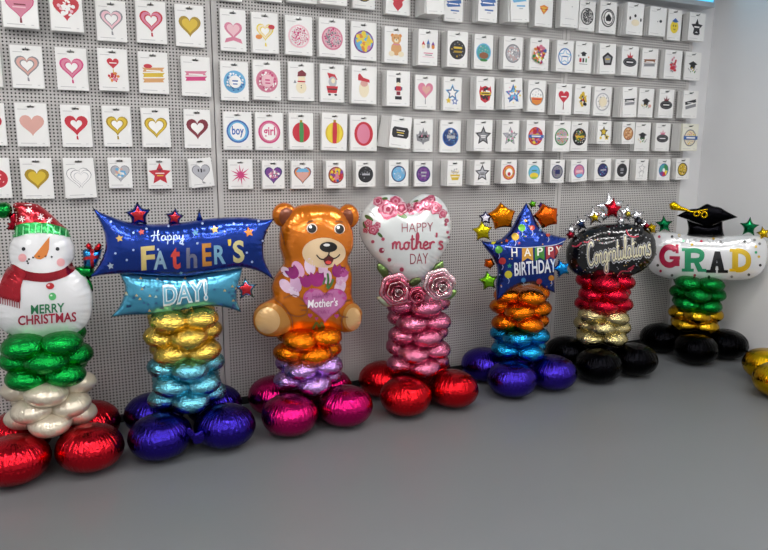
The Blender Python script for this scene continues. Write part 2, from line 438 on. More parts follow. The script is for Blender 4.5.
names = ['far left of the wall, behind the snowman balloon', 'behind the blue banner and bear balloons', 'behind the heart and birthday star balloons', 'at the right end, behind the black oval balloon']
for i, (x0, x1) in enumerate([(-1.775, .7), (.7, 3.175), (3.175, 4.4125)]):
    b = MB(); b.box(x0+.003, x1-.003, .0, .02, .05, 2.62)
    lab = 'grey perforated metal wall panel ' + ['at the left, behind the snowman and blue banner balloons', 'in the middle, behind the bear, heart and star balloons', 'at the right end, behind the black oval balloon'][i]
    tag(b.build('pegboard_panel', PEG), lab, 'wall panel', 'perforated wall panels')

# lit sign above the shelves
SIGN = bpy.data.materials.new('lit_sign'); SIGN.use_nodes = True
b_ = SIGN.node_tree.nodes['Principled BSDF']; b_.inputs['Base Color'].default_value = lin('#5fc4e8'); b_.inputs['Emission Color'].default_value = lin('#58bfe8'); b_.inputs['Emission Strength'].default_value = 1.0
r_ = empty('light_box_sign', (2.9, -.05, 2.67)); tag(r_, 'lit cyan sign box mounted above the packets at the top edge', 'sign')
b = MB(); b.box(-1.6, 1.6, -.05, .08, 0, .035); b.box(-1.6, 1.6, -.05, .08, .435, .47); b.box(-1.6, -1.585, -.05, .08, .035, .435); b.box(1.585, 1.6, -.05, .08, .035, .435); b.box(-1.585, 1.585, .0, .08, .035, .435)
b.build('sign_frame', mat('sign_frame', '#b9bcc0', .35, .6), r_)
b = MB(); b.box(-1.585, 1.585, -.045, -.0, .035, .435); b.build('lit_face', SIGN, r_)

# ceiling lights
LM = bpy.data.materials.new('lamp_diffuser'); LM.use_nodes = True; b_ = LM.node_tree.nodes['Principled BSDF']
b_.inputs['Emission Color'].default_value = (1, .985, .96, 1); b_.inputs['Emission Strength'].default_value = 42.0
LFR = mat('lamp_frame', '#e8e8e8', .4)
k = 0
for yy, yn in ((-1.9, 'nearest the pegboard'), (-3.6, 'in the middle of the shop'), (-5.3, 'furthest from the pegboard')):
    for xx, xn in ((-2.6, 'first'), (-.6, 'second'), (1.4, 'third'), (3.3, 'fourth')):
        r_ = empty('ceiling_light', (xx, yy, ZC)); tag(r_, f'long white ceiling light, {xn} from the left, {yn}', 'light', 'long ceiling lights')
        b = MB(); b.box(-.62, .62, -.09, .09, -.04, -.0); b.build('frame', LFR, r_)
        b = MB(); b.box(-.60, .60, -.07, .07, -.05, -.0401); b.build('diffuser', LM, r_)

# ================================================================== packets on the wall
c_ = dict(pk='#d9819b', lp='#eec0ca', hp='#cf3f7c', rd='#c5283a', dr='#7e2635', gd='#d9b832', dg='#a98a1e', sv='#b9b9bf', gy='#8b8b90', bk='#25252a', bl='#3566b0', lb='#6db3dd', nv='#262c66', gn='#3f8c4a', lg='#a7c63e', or_='#e08a3a', pu='#7a3f93', wh='#f6f4f2', br='#8a5636', cr='#efe2c4', tn='#d9a36a', tl='#4aa7a5', rs='#dba79c', ye='#ecd23c')
def HT(c, c2=None, s=.95): return [('H', 0, .02, s, c)] + ([('H', 0, .06, s*.72, c2)] if c2 else [])
def HR(c, c2, tail=True, inner='wh', s=.95):
    o = [('H', 0, .12, s, c), ('H', 0, .14, s*.86, c2), ('H', 0, .16, s*.60, c), ('H', 0, .16, s*.50, inner)]
    if tail: o = [('P', [(-.06, -.8), (.06, -.8), (.1, -1.12), (-.06, -1.1)], c)] + o
    return o
def CI(ring, base, dots=(), n=26, ctr=None, word=None, wc='rd', ds=.11, rx=.97, ry=.97):
    o = [('C', 0, 0, rx, ry, ring), ('C', 0, 0, rx*.86, ry*.86, base)]
    if dots: o.append(('N', 0, 0, rx*.84, ry*.84, n, ds, dots))
    if ctr: o.append(('C', 0, 0, rx*.55, ry*.55, ctr))
    if word: o.append(('T', word, 0, 0, .5, .8, wc))
    return o
def ST(c, c2, s=1.15, bars=None):
    o = [('S', 0, 0, s, c, 0), ('S', 0, 0, s*.72, c2, 0)]
    if bars: o += [('R', -.35, -.02, .35, .08, bars), ('R', -.28, -.2, .3, -.1, bars)]
    return o
def BAN(c, c2, n=3):
    o = []
    for i in range(n): o.append(('P', [(-.95, .45-i*.45), (-.8, .3-i*.45), (-.9, .1-i*.45), (.85, .2-i*.45), (.75, .35-i*.45), (.95, .55-i*.45)], c if i % 2 == 0 else c2))
    o.append(('R', -.6, .18, .6, .28, 'wh')); return o
def MIX(cols, n=40, ds=.2, rx=.9, ry=.9): return [('N', 0, 0, rx, ry, n, ds, cols)]
def OVB(c='bk', c2='pk'): return [('P', [(-.3,.3),(-.45,.75),(-.12,.55),(0,1.05),(.12,.55),(.45,.75),(.3,.3)], c2), ('C', 0, -.1, 1.0, .5, c), ('C', 0, -.1, .84, .36, 'gy'), ('C', 0, -.1, .8, .32, c), ('R', -.5, -.16, .5, -.04, 'wh')]
CAP = [('P', [(-.7,.3),(0,.62),(.7,.3),(0,.0)], 'bk'), ('P', [(-.38,.12),(.38,.12),(.38,-.2),(-.38,-.2)], 'bk'), ('N', 0, -.35, .9, .3, 12, .12, ('gy', 'gd', 'gn', 'sv'))]
SNOWM = [('C', 0, -.45, .5, .55, 'cr'), ('C', .05, .3, .36, .36, 'cr'), ('P', [(-.35,.5),(.45,.55),(.5,.8),(.1,1.1),(-.3,.9)], 'dr'), ('R', -.35, .0, .4, .12, 'rd'), ('P', [(-.75,-.1),(-.6,.2),(-.45,-.1)], 'gy'), ('C', 0, -.3, .05, .05, 'bk'), ('C', 0, -.5, .05, .05, 'bk')]
SANTA = [('P', [(-.5,1.05),(.3,.9),(.55,.4),(-.3,.5)], 'rd'), ('C', .05, .2, .42, .5, 'sv'), ('C', .1, .3, .2, .24, 'cr'), ('P', [(-.6,-.2),(.6,-.2),(.45,-.85),(-.45,-.85)], 'rd'), ('R', -.5, -.55, .5, -.42, 'bk'), ('C', -.28, -1.0, .14, .1, 'bk'), ('C', .35, -1.0, .14, .1, 'bk')]
FACE = [('C', 0, -.3, .5, .75, 'cr'), ('C', 0, .2, .36, .3, 'rs'), ('P', [(-.6,.45),(.55,.3),(.5,.55),(-.1,.7),(-.45,1.05),(-.6,.9)], 'rd')]
BEARM = [('C', -.4, .9, .17, .17, 'or_'), ('C', .4, .9, .17, .17, 'or_'), ('C', 0, .6, .5, .45, 'tn'), ('C', 0, .45, .22, .18, 'cr'), ('C', 0, .52, .07, .05, 'bk'), ('C', -.18, .7, .05, .06, 'bk'), ('C', .18, .7, .05, .06, 'bk'), ('C', 0, -.3, .55, .6, 'tn'), ('C', -.5, -.75, .3, .25, 'cr'), ('C', .5, -.75, .3, .25, 'cr'), ('R', -.35, .05, .35, .15, 'pk')]
NUT = [('R', -.22, .6, .22, 1.05, 'bk'), ('C', 0, .45, .2, .2, 'cr'), ('R', -.28, -.15, .28, .28, 'rd'), ('R', -.2, -.6, -.02, -.15, 'wh'), ('R', .02, -.6, .2, -.15, 'wh'), ('R', -.2, -.55, .2, -.2, 'dr'), ('R', -.35, -.95, .35, -.65, 'bk'), ('R', -.4, -.1, -.28, .2, 'nv'), ('R', .28, -.1, .4, .2, 'nv')]
ORN = lambda a, b_, d: [('R', -.12, .85, .12, 1.12, 'dg'), ('C', 0, -.05, .88, .95, a), ('P', [(-.6,.6),(-.25,.85),(-.3,0),(-.2,-.95),(-.62,-.7),(-.72,0)], b_), ('P', [(-.15,.9),(.2,.9),(.26,0),(.2,-.98),(-.15,-.98),(-.2,0)], d), ('P', [(.55,.65),(.4,.78),(.48,0),(.4,-.85),(.6,-.7),(.75,0)], b_)]
BURST = [('B', 0, 0, 1.15, .12, 12, 'hp')]
SMILE = [('C', 0, -.2, .72, .8, 'ye'), ('P', [(-.5,.5),(.1,.95),(.7,.5),(.1,.35)], 'bl'), ('C', -.2, -.05, .08, .14, 'bk'), ('C', .22, -.05, .08, .14, 'bk'), ('P', [(-.35,-.4),(0,-.6),(.35,-.4),(0,-.5)], 'bk')]
GNOME = [('P', [(-.8,.3),(-.6,.75),(-.35,.3)], 'rd'), ('P', [(-.2,.4),(.0,.95),(.25,.4)], 'bl'), ('P', [(.4,.3),(.62,.75),(.85,.3)], 'pu'), ('C', -.6, .15, .2, .22, 'cr'), ('C', .02, .22, .2, .25, 'gy'), ('C', .62, .15, .2, .22, 'or_'), ('R', -.55, -.6, .6, -.5, 'pk'), ('R', -.35, -.8, .5, -.7, 'gy'), ('R', -.7,-.98,.75,-.92,'lp')]
BALLOONH = [('P', [(-.05,-.4),(.05,-.4),(.08,-1.15),(-.08,-1.15)], 'dr'), ('H', 0, .3, .8, 'rd'), ('R', -.4, .3, .4, .42, 'wh')]
STRIP = [('P', [(-.6,.35),(0,.55),(.6,.35),(.4,-.05),(0,-.5),(-.4,-.05)], 'or_'), ('P', [(-.35,.25),(.35,.25),(0,-.2)], 'ye'), ('R', -.55, .05, .55, .14, 'rd')]
SHIELD = [('P', [(-.7,.9),(-.5,.7),(0,.9),(.5,.7),(.7,.9),(.85,.2),(.6,-.7),(0,-1.05),(-.6,-.7),(-.85,.2)], 'rd'), ('N', 0, 0, .65, .75, 14, .22, ('bk', 'bk', 'wh')), ('R', -.7, -.15, .7, .2, 'gd'), ('R', -.55, -.02, .55, .08, 'bk')]
PENT = [('P', [(0,.8),(.8,.3),(.55,-.65),(-.55,-.65),(-.8,.3)], 'bk'), ('P', [(0,.5),(.5,.2),(.35,-.4),(-.35,-.4),(-.5,.2)], 'gy'), ('R', -.3, -.05, .3, .1, 'gd')]
BOUQ = [('H', 0, .6, .5, 'rd'), ('P', [(-.04,.1),(.04,.1),(.04,-.4),(-.04,-.4)], 'gd'), ('N', 0, -.6, .5, .4, 12, .16, ('rd', 'or_', 'pk')), ('R', -.3, .6, .3, .68, 'wh')]
SW = [('S', 0, .2, 1.0, 'lb', 0), ('S', 0, .2, .82, 'nv', 0), ('S', 0, .2, .62, 'wh', 0), ('S', -.5, -.7, .4, 'gd', 0), ('S', .35, -.75, .5, 'bl', 0), ('S', .35, -.75, .25, 'wh', 0)]
SH = lambda: [('P', [(-.9,.2),(-.6,.2),(-.45,.65),(-.2,.4),(0,1.0),(.2,.4),(.45,.65),(.6,.2),(.9,.2),(.8,-.5),(.2,-.7),(0,-1.0),(-.2,-.7),(-.8,-.5)], 'gy'), ('R', -.6, -.2, .6, .1, 'bk'), ('N', 0, -.1, .7, .45, 10, .12, ('sv', 'pk', 'bk'))]
def TXTB(c, y=0): return [('P', [(-1,.5+y),(-.7,.45+y),(.9,.75+y),(1,.35+y),(.7,.3+y),(.9,0+y),(-.8,-.2+y),(-1,.1+y),(-.8,.2+y)], c), ('R', -.7, .15+y, .6, .27+y, 'wh'), ('R', -.4, -.6+y, .7, -.45+y, c), ('R', -.1, -.85+y, .4, -.75+y, 'sv')]
LOVEH = [('H', 0, 0, 1.0, 'rd'), ('N', 0, .05, .72, .62, 12, .22, ('wh', 'lp')), ('R', -.4, .15, .4, .3, 'wh'), ('R', -.3, -.1, .3, .02, 'wh')]
PINKT = [('P', [(-.06,-.8),(.06,-.8),(.08,-1.2),(-.08,-1.2)], 'dr'), ('H', 0, .05, 1.0, 'hp'), ('H', 0, .05, .92, 'pk'), ('R', -.4, .1, .4, .2, 'dr'), ('R', -.5, -.1, .4, 0, 'lp')]
GRAD_ = [('P', [(-.5,.5),(0,.72),(.5,.5),(0,.3)], 'bk'), ('R', -.28, .2, .28, .45, 'bk'), ('R', -.6, -.5, -.3, -.05, 'rd'), ('R', -.15, -.5, .1, -.05, 'bk'), ('R', .3, -.5, .5, -.05, 'gn'), ('C', -.75, .2, .1, .1, 'gy'), ('C', .75, .1, .1, .1, 'or_'), ('R', -.6, -.75, .6, -.68, 'gy')]

# x0, x1 (front face at its top), y top, y bottom, depth in metres or ('s', x of the stack's rear left edge), picture, description, tilt degrees
ROWS = [
('top', [
 (-.5,35.5,-17,27.6,.075,PINKT,'a pink heart with a tail',0),(48,80.5,-15,31,.08,LOVEH,'a red heart with white roses',0),(95,125,.5,41,.035,HR('gy','lp'),'a silver open heart',0),
 (135,165,1,43,.04,HR('rd','pk'),'a pink and red open heart',0),(174.5,203,5,46.5,.035,HT('dg','gd'),'a plump golden heart',0),
 (217,241,-38,.8,.04,HT('pk'),'a small pink heart, only its bottom showing',0),(256,281,-36,1.2,.04,CI('bl','lb'),'something hidden, just its bottom edge showing',0),(287.5,316.5,-33,2.6,.06,CI('gn','lg'),'something hidden, pale green bottom edge',0),(320,347,-30,4.7,.1,CI('pu','pk'),'something hidden, over a thick stack',0),(352.5,375,-27,8.6,.05,CI('bk','gd'),'something hidden, greyish bottom edge',0),
 (386,410,-21,14.6,.06,HT('rd')+[('H',0,-.75,.5,'rd')],'a red bow heart',0),(426,444,-17,14,.16,[('R',-.5,-.1,.5,.1,'sv')],'nothing, blank white and bulging',-3),(445,463.5,-15,21.5,('s',443),TXTB('bl',-.2),'a dark blue ribbon under two lines',0),(479,498,-13,22,('s',472.5),TXTB('bl'),'blue ribbon lettering',0),
 (510.5,529,-11,22,('s',500),TXTB('lb',.55),'light blue lettering near its top',-4),(536,553.5,-8,26.8,('s',530),STRIP,'an orange pointed badge',0),(561.5,579.5,-4,27.5,('s',556),[('C',.3,.6,.06,.06,'gy'),('R',-.6,-.7,.6,-.66,'sv')],'almost nothing, a bare white face',0),
 (580,596,.8,31,('s',577),CI('bk','wh',('bk',),34,None,None,ds=.15),'a black ring full of black lettering',0),(600.5,617.5,1.3,33.7,('s',597),CI('bk','wh',('bk','gy'),22,'wh')+[('C',0,0,.68,.76,'bk'),('C',0,0,.58,.66,'wh'),('P',[(-.45,0),(0,.45),(.45,0),(.3,-.35),(-.3,-.35)],'bk')],'a black badge with a pale crest',0),
 (628,644.5,3,35,('s',619),[('C',-.75,.1,.14,.2,'bk'),('C',0,.4,.17,.17,'bk'),('C',.85,.0,.12,.2,'bk'),('C',.05,-.35,.6,.35,'cr')],'three black dots above a pale oval',0),(650.5,667,7,36,('s',644),[('C',.45,.1,.2,.16,'bk'),('C',0,.05,.08,.08,'gy')],'one small black mark',0),(669,682.5,9.5,40.5,('s',665),SMILE,'a yellow smiling face in a blue cap',0),(690,706,12.7,41,('s',683.5),[('S',0,0,.95,'bk',0),('R',-.4,-.05,.4,.1,'wh'),('R',-.4,-.85,.4,-.6,'bk')],'a black five pointed graduation badge',0)]),
('second', [
 (-31,-1.2,43.5,86,.03,HT('pk'),'a heart, cut off by the photo edge',0),(9.2,41.3,45.5,88,.03,HR('gy','rs'),'a pale rose open heart with grey rim',0),(54.4,85.7,47.8,90,.03,HR('hp','pk'),'a magenta open heart',0),(97,126.5,48.6,90.5,.05,BOUQ,'a red heart above a small bouquet',0),(137.6,167,52,93.3,.03,BAN('tn','gd')+[('C',-.45,.6,.35,.18,'rd')],'gold ribbons under a red bow',0),(180.5,209.5,56.6,96,.04,BAN('pk','hp',2),'pink ribbons',0),
 (219.5,245.3,9.4,51,.04,HT('pk','lp',.85)+[('P',[(-.7,-.7),(0,-.5),(.7,-.7),(.85,-1.1),(0,-.85),(-.85,-1.1)],'pk')],'a pink heart over a pink bow',0),(251,277.5,12.6,53,.05,HR('ye','cr',True,'wh',.8)+[('C',-.6,-.3,.3,.2,'or_'),('C',.6,.6,.3,.2,'rd')],'a golden heart outline with flowers',-1),(285,312,16,55,.05,CI('lp','wh',('pk','hp','lp'),50),'a white circle full of pink dots',0),(318.7,345.4,18.2,57,.06,CI('pk','lp',('gy','hp','pk','sv'),55),'a pink and grey flowered circle',0),(351,376.3,22,60,('s',350),CI('pu','lb',('ye','pk','lb','or_','ye'),24,ds=.26),'a purple rimmed circle of painted eggs',0),
 (384.6,408,26.8,63,.05,BEARM,'a tan teddy bear',0),(418.6,438,29.5,65.3,('s',412.7),GNOME,'three gnomes over pink writing',0),(447.8,468,31.2,67.2,('s',441.5),CI('bk','bk',('dg','gy'),20,'bk')+[('R',-.5,.1,.5,.3,'gd'),('R',-.5,-.3,.5,-.1,'dg')],'a black circle with gold words',0),(474.7,493.4,34.3,69,('s',472),CI('lb','tl',('lb','sv'),16)+[('C',0,-.35,.6,.35,'br'),('C',0,-.85,.5,.14,'gn')],'a blue and green landscape circle',0),
 (504,523,36.5,69.3,('s',499),CI('gy','sv',('wh','rs','gy'),40),'a silvery grey oval',0),(530.5,549.5,38.3,70.4,('s',526.5),MIX(('rd','pk','bl','pu','ye','gn','or_','wh'),60,.24),'a burst of many colours',0),(557.3,574,40.6,71.5,('s',552),CI('bl','wh',(),0)+[('S',0,0,1.0,'lb',0),('S',0,0,.8,'wh',0),('R',-.4,-.05,.4,.08,'bl')],'a blue oval framing a pale star',0),(576.2,592.6,41.5,73,('s',572),GRAD_,'a black graduation cap over four letters',0),
 (600,616.2,43.6,74,('s',592.5),PENT,'a dark grey pentagon',-3),(622.6,639,46,75.5,('s',616.5),OVB('bk','rd'),'a black oval with a red ring',0),(642.8,658.6,48.5,78,('s',640),BAN('br','gy',2),'a dark ribbon banner',0),(665.6,682.8,50.3,79,('s',661),MIX(('rd','pk','gy','wh'),22,.2,.5,.9),'a small red and pink figure',0),(686,701.8,52.2,80.4,('s',684),CAP,'a cap over green scraps',0)]),
('third', [
 (-27,3.4,102.7,145.5,.03,HT('rd'),'a picture outside the photo edge',0),(14,46,102.9,146.4,.03,HT('rs','rs'),'a matt rose heart',0),(59.7,89.8,105,146.9,.03,HR('rd','rd'),'a bright red open heart',0),(101.6,130,106,146.5,.03,HR('dg','gd'),'a golden open heart with tail',0),(140.5,168.7,107.8,147,.045,[('H',0,.05,1.0,'dg'),('H',0,.05,.9,'gd'),('H',0,.08,.72,'dg'),('H',0,.08,.64,'wh')],'a thick gold heart ring',-1),(183.3,209.7,109.4,148,.03,[('H',0,.05,1.02,'dr'),('H',0,.08,.6,'wh')],'a dark maroon heart ring',0),
 (220,247.8,61.5,100.5,.04,CI('lb','lb',('bl','wh','lb'),50,'wh')+[('R',-.25,0,.25,.12,'bl'),('R',-.2,-.25,.2,-.15,'bl')],'a light blue flowered ring',0),(252.5,280.2,60.4,99.8,.05,CI('pk','pk',('hp','wh','lp'),50,'lp')+[('R',-.2,0,.2,.12,'hp'),('R',-.2,-.25,.25,-.15,'hp')],'a pink flowered ring',0),(288,313.5,62.2,100.6,.04,SNOWM,'a small snowman in a dark hat',0),(320,343.8,64.5,102,.04,SANTA,'a seated bearded figure in red',0),(351.8,376.7,66.3,103.5,.07,FACE,'a bearded face in a red hat',1),
 (386.8,410,71,106,.08,NUT,'a red toy soldier',0),(415.3,436,75,109.3,('s',413.5),[('P',[(-.04,-.6),(.04,-.6),(.05,-1.15),(-.05,-1.15)],'gy'),('H',0,.2,.9,'pk'),('H',.1,.25,.5,'rs')],'a shiny pink heart on a string',0),(443.7,461.7,77,110.7,.04,SW,'a navy star with smaller stars',0),(476.8,494.7,76.6,109.6,('s',470),SHIELD,'a red, black and gold shield',0),
 (504,522.3,78,109,('s',496),[('S',0,0,1.1,'bl',0),('S',0,0,.8,'lb',0),('R',-.5,-.05,.5,.2,'wh'),('N',0,0,1,1,16,.16,('or_','bl','pk','ye'))],'a blue star among orange confetti',-5),(528.5,546,80.3,111.8,('s',524),CI('gy','wh',('sv',),14)+[('P',[(-.8,-.1),(.8,-.1),(.6,-.7),(0,-.95),(-.6,-.7)],'or_'),('R',-.6,-.35,.6,-.2,'rd')],'a white circle filled orange below',0),(556.3,572.5,83.6,114.6,('s',548.5),BALLOONH,'a red heart balloon on a stem',0),(575.4,591.4,84.6,114.2,('s',572.5),MIX(('bk','gd','gd','rd','wh'),20,.24,.65,.8),'a black and gold star cluster',0),
 (594.7,612,86.8,115.8,('s',592),CI('sv','wh',('sv','gy','cr'),24,'cr'),'a pale grey oval crest',0),(623.3,637.3,87,117,('s',614),BAN('bk','gy',2),'a short black banner',-3),(639.7,654.4,88.5,117.3,('s',637),CAP+[('C',.6,-.3,.25,.2,'rs')],'a cap with grey and pink swags',0),(659.9,674.8,89.2,118,('s',656),OVB('bk','dr'),'a black oval with a dark spire',0),(684,698.8,90.7,118.2,('s',677.5),[('P',[(-.9,.3),(.85,.7),(.95,.35),(-.8,-.05)],'bk'),('P',[(-.8,-.2),(.9,.2),(.95,-.15),(-.7,-.55)],'gy'),('R',-.5,.2,.5,.28,'wh')],'two slanting black ribbons',0)]),
('fourth', [
 (222.8,251.3,111.7,149.6,.035,CI('bl','lb',(),0,'wh',None)+[('C',0,0,.66,.72,'wh'),('T','boy',0,0,.62,.85,'bl')],'a blue ring around the word boy',0),(254.8,282.6,112.4,150,.035,CI('hp','pk',(),0,'wh',None)+[('C',0,0,.66,.72,'wh'),('T','girl',0,0,.62,.85,'hp')],'a pink ring around the word girl',0),(288.6,313,112.8,149.5,.05,ORN('rd','rd','gn'),'a red bauble with a green stripe',0),(322,347.2,113.2,150.3,.05,ORN('gd','ye','rd'),'a gold bauble with red stripes',1.5),(350.2,377,115.2,150.6,.05,[('C',0,-.02,.9,1.05,'rd'),('C',-.02,-.02,.62,.85,'pk')],'a plain coral pink ball',0),
 (391.8,412,116.4,148,('s',383.5),[('P',[(-.8,.6),(.8,.6),(1,.3),(1,-.3),(.8,-.55),(-.8,-.55),(-1,-.3),(-1,.3)],'bk'),('R',-.5,.2,.5,.28,'wh'),('R',-.45,-.05,.45,.05,'gd'),('R',-.3,-.3,.4,-.22,'wh')],'a black plaque, tilted and fanned out',7),(414,432.7,119.2,151.8,.03,SH(),'a grey crown crest',0),(440.7,460.8,120.2,152.5,.03,CI('bl','nv',('bl','lb','sv'),36)+[('R',-.5,-.15,.5,.15,'sv'),('S',0,.6,.25,'wh',0)],'a blue circle with silver words',0),
 (474.7,492.6,119.6,151,('s',466.5),ST('bk','gy',1.15,'wh'),'a black star with grey centre',0),(502.2,519.3,120,151.4,('s',496.5),[('S',0,0,1.15,'gy',0),('S',0,0,.95,'sv',0),('N',0,0,.8,.8,18,.16,('pk','gn','gy','wh'))],'a dull silver star',0),(527,545.4,120.2,150.8,('s',519),CI('rd','or_',('rd','pk','ye','pu'),34,ds=.2)+[('R',-1,-.18,1,.14,'bl'),('R',-.6,-.07,.6,.05,'wh')],'a red circle crossed by blue band',0),(553.8,571,121,151.4,('s',545.5),CI('gn','sv',('pk','lg','tl','or_'),44)+[('R',-.9,-.12,.9,.1,'wh'),('R',-.6,-.05,.6,.03,'hp')],'a pastel patterned circle with white band',0),(571.7,588.7,121.5,151,('s',569.5),CI('bk','bk',('gn','or_','wh','ye'),36)+[('R',-.6,-.1,.6,.1,'gd')],'a black circle dotted with colours',0),
 (598.2,611.6,120.8,143.8,('s',589),[('S',-.1,.15,.8,'bk',0),('S',-.1,.15,.5,'gd',0),('S',.5,-.6,.5,'ye',0),('S',.5,-.6,.28,'bk',0),('C',-.6,-.7,.2,.2,'ye')],'yellow and black little stars',0),(622.6,635,122.1,144,('s',613.5),CI('br','tn',('br','dr','cr'),30),'a brown speckled oval',-2),(636,651,122.6,151,('s',631.5),CAP,'a small cap with grey swags',0),(656.5,670.7,123.2,151,('s',652.5),OVB('bk','pk'),'a black oval with a pink spire',0),(683.2,699,123.8,150.8,('s',672.5),CI('gy','cr',('rs','sv','gd'),30)+[('R',-1.1,-.2,1.1,.2,'bl'),('R',-.7,-.08,.7,.08,'wh')],'a cream circle crossed by blue words',0)]),
('bottom', [
 (-18,8.6,157.6,198.2,.04,CI('rd','rd',('wh',),8),'a red round print, cut by the photo edge',0),(19.3,51.2,157.9,198.8,.035,HT('dg','gd'),'a shiny golden heart',0),(62.6,93.2,158,198,.05,[('H',-.12,.1,.95,'gy'),('H',-.12,.1,.9,'wh'),('H',.1,.02,.85,'gy'),('H',.1,.02,.8,'wh'),('H',.1,.02,.6,'sv'),('H',.1,.02,.55,'wh')],'a clear double heart outline',-1.5),(107.3,131,157.5,188,.035,[('H',0,0,1,'gy'),('H',0,0,.92,'sv'),('N',0,.1,.6,.5,16,.2,('lb','cr','wh','rs'))],'an iridescent silver heart',0),(146.9,171,158.3,188.6,.04,[('S',0,0,1.2,'rd',0),('R',-.45,.05,.45,.15,'wh'),('R',-.3,-.2,.35,-.08,'gd'),('P',[(-.3,.6),(.3,.6),(.1,.3),(-.1,.3)],'dr')],'a red star',0),(188,211,158.3,187,.045,[('P',[(-.1,-.9),(.1,-.9),(.35,-1.1),(.05,-1.1)],'gy'),('H',0,.05,.98,'gy'),('H',0,.05,.88,'sv'),('R',-.35,.2,-.22,.5,'bk'),('R',-.05,.1,.1,.5,'bk'),('R',.2,.15,.45,.4,'gy')],'a silver heart with black script',-6),
 (227.7,252.2,159.4,188.9,.04,BURST,'a pink pointed starburst',0),(262,284,160.5,188.6,.04,[('H',0,0,1,'nv'),('H',0,0,.88,'pu'),('N',0,.1,.6,.5,22,.15,('pk','wh','lp','gy'))],'a purple patterned heart',0),(291.2,313.4,160.6,188.6,.04,[('H',0,0,1,'nv'),('H',0,0,.9,'or_'),('H',0,-.1,.7,'rs'),('P',[(-.8,.35),(-.5,.75),(.5,.75),(.8,.35)],'lb')],'a sunset coloured heart',0),(326,345.4,160.7,188,('s',322),CI('dr','or_',('pu','ye','bl','rd','pk'),30,ds=.22),'an orange and purple oval',-1),(356,375.3,160.7,186.7,('s',352.8),CI('bk','bk',('gy','bk'),20)+[('R',-.5,-.1,.5,.1,'sv')],'a black and grey circle',0),
 (389,408.4,160.2,186.2,('s',384.3),CI('nv','lb',('sv','lb','wh'),30),'a silvery blue circle',0),(414.7,432.3,160.8,186.2,('s',412.6),CI('nv','pu',('nv','gy','nv'),20)+[('R',-.4,.1,.4,.3,'sv'),('R',-.3,-.3,.3,-.1,'sv')],'a navy and violet oval',0),(447.6,462.8,160.6,185.8,('s',440.5),[('N',0,.3,.7,.4,12,.16,('cr','sv')),('P',[(-.8,-.1),(.8,-.1),(.5,-.85),(-.5,-.85)],'gd'),('R',-.6,-.45,.6,-.35,'wh'),('R',-.6,.2,.6,.28,'dg')],'a white cup with gold base',0),(474.6,490.5,160.2,185,('s',467),ST('bk','sv',1.15,'bk'),'a silver star with black rim',0),
 (501.5,517,160,183.6,('s',494.5),CI('rd','or_',('ye','gn','pk'),16,'wh')+[('C',0,-.2,.25,.25,'rd')],'a rainbow ring around white',0),(527.4,542,159.8,183.4,('s',517.7),CI('tl','lb',(),0)+[('C',0,-.45,.7,.4,'ye'),('R',-.4,.15,.4,.3,'gn'),('C',0,-.75,.45,.15,'lg')],'a turquoise and yellow oval',0),(550.8,564.8,159.7,182.8,('s',544.5),CI('nv','gy',('nv','gy','pu'),16)+[('R',-.4,-.3,.4,.3,'nv')],'a dark navy oval',0),(571.2,587,159.8,181.5,('s',565.5),CI('pu','pk',('lb','pk'),10)+[('R',-.6,-.2,.6,.15,'lp'),('C',0,-.6,.6,.25,'lb')],'a pink and sky blue oval',-5),
 (595,611.4,158.7,180.5,('s',588),CI('bk','nv',('pu','nv','lb'),22)+[('R',-.5,-.05,.5,.12,'sv')],'a midnight blue and violet circle',-2),(616.2,629.2,159,180.3,('s',611),CI('bk','bk',(),0)+[('R',-.3,-.1,.3,.3,'gy'),('R',-.25,-.45,.25,-.3,'sv')],'a plain black oval',0),(636.6,648.7,159,180.3,('s',630.5),[('S',0,.3,.7,'gy',0),('S',0,.3,.58,'wh',0),('S',-.1,-.5,.6,'gy',0),('S',-.1,-.5,.5,'wh',0)],'faint outlined stars',0),(658,671,159,180,('s',649.5),CI('bl','tl',(),0)+[('P',[(0,0),(.1,.9),(.75,.6),(.85,0)],'gn'),('P',[(0,0),(.8,-.1),(.5,-.8)],'ye'),('P',[(0,0),(.5,-.8),(-.2,-.9)],'rd'),('P',[(0,0),(-.2,-.9),(-.8,-.4)],'pu'),('C',0,0,.25,.28,'wh')],'a rainbow coloured wheel',0),(676.6,689.8,158.3,179.4,('s',672),CI('bk','gd',('bk','gd','cr'),26),'a black and gold patterned oval',-2)]),
]
def motif(ops, hw, rg):
    """2D shapes in packet units -> list of (pts, colour key)"""
    out = []
    for o in ops:
        k = o[0]
        if k == 'H': out.append((heart_pts(o[3], o[1], o[2], 28), o[4]))
        elif k == 'C': out.append((ell(o[1], o[2], o[3], o[4], 24), o[5]))
        elif k == 'S': out.append((star_pts(5, o[3], .48, o[5], o[1], o[2]), o[4]))
        elif k == 'R': out.append(([(o[1], o[2]), (o[3], o[2]), (o[3], o[4]), (o[1], o[4])], o[5]))
        elif k == 'P': out.append((o[1], o[2]))
        elif k == 'B':
            n = o[5]
            for i in range(n):
                a = 2*PI*i/n+.1; L = o[3]*(.75+.25*(i % 2)); out.append(([(o[4]*math.cos(a+PI/2), o[4]*math.sin(a+PI/2)), (o[4]*math.cos(a-PI/2), o[4]*math.sin(a-PI/2)), (L*math.cos(a), L*math.sin(a))], o[6]))
        elif k == 'N':
            _, cx, cy, rx, ry, n, ds, cols = o
            for i in range(n):
                a = i*2.39996; q = math.sqrt((i+.5)/n)*.93; s = ds*rg.uniform(.6, 1.1)
                out.append((ell(cx+rx*q*math.cos(a), cy+ry*q*math.sin(a), s, s*rg.uniform(.5, 1), 6, rg.uniform(0, 3)), cols[rg.randrange(len(cols))]))
        elif k == 'T': out.append(('T', o))
    return out
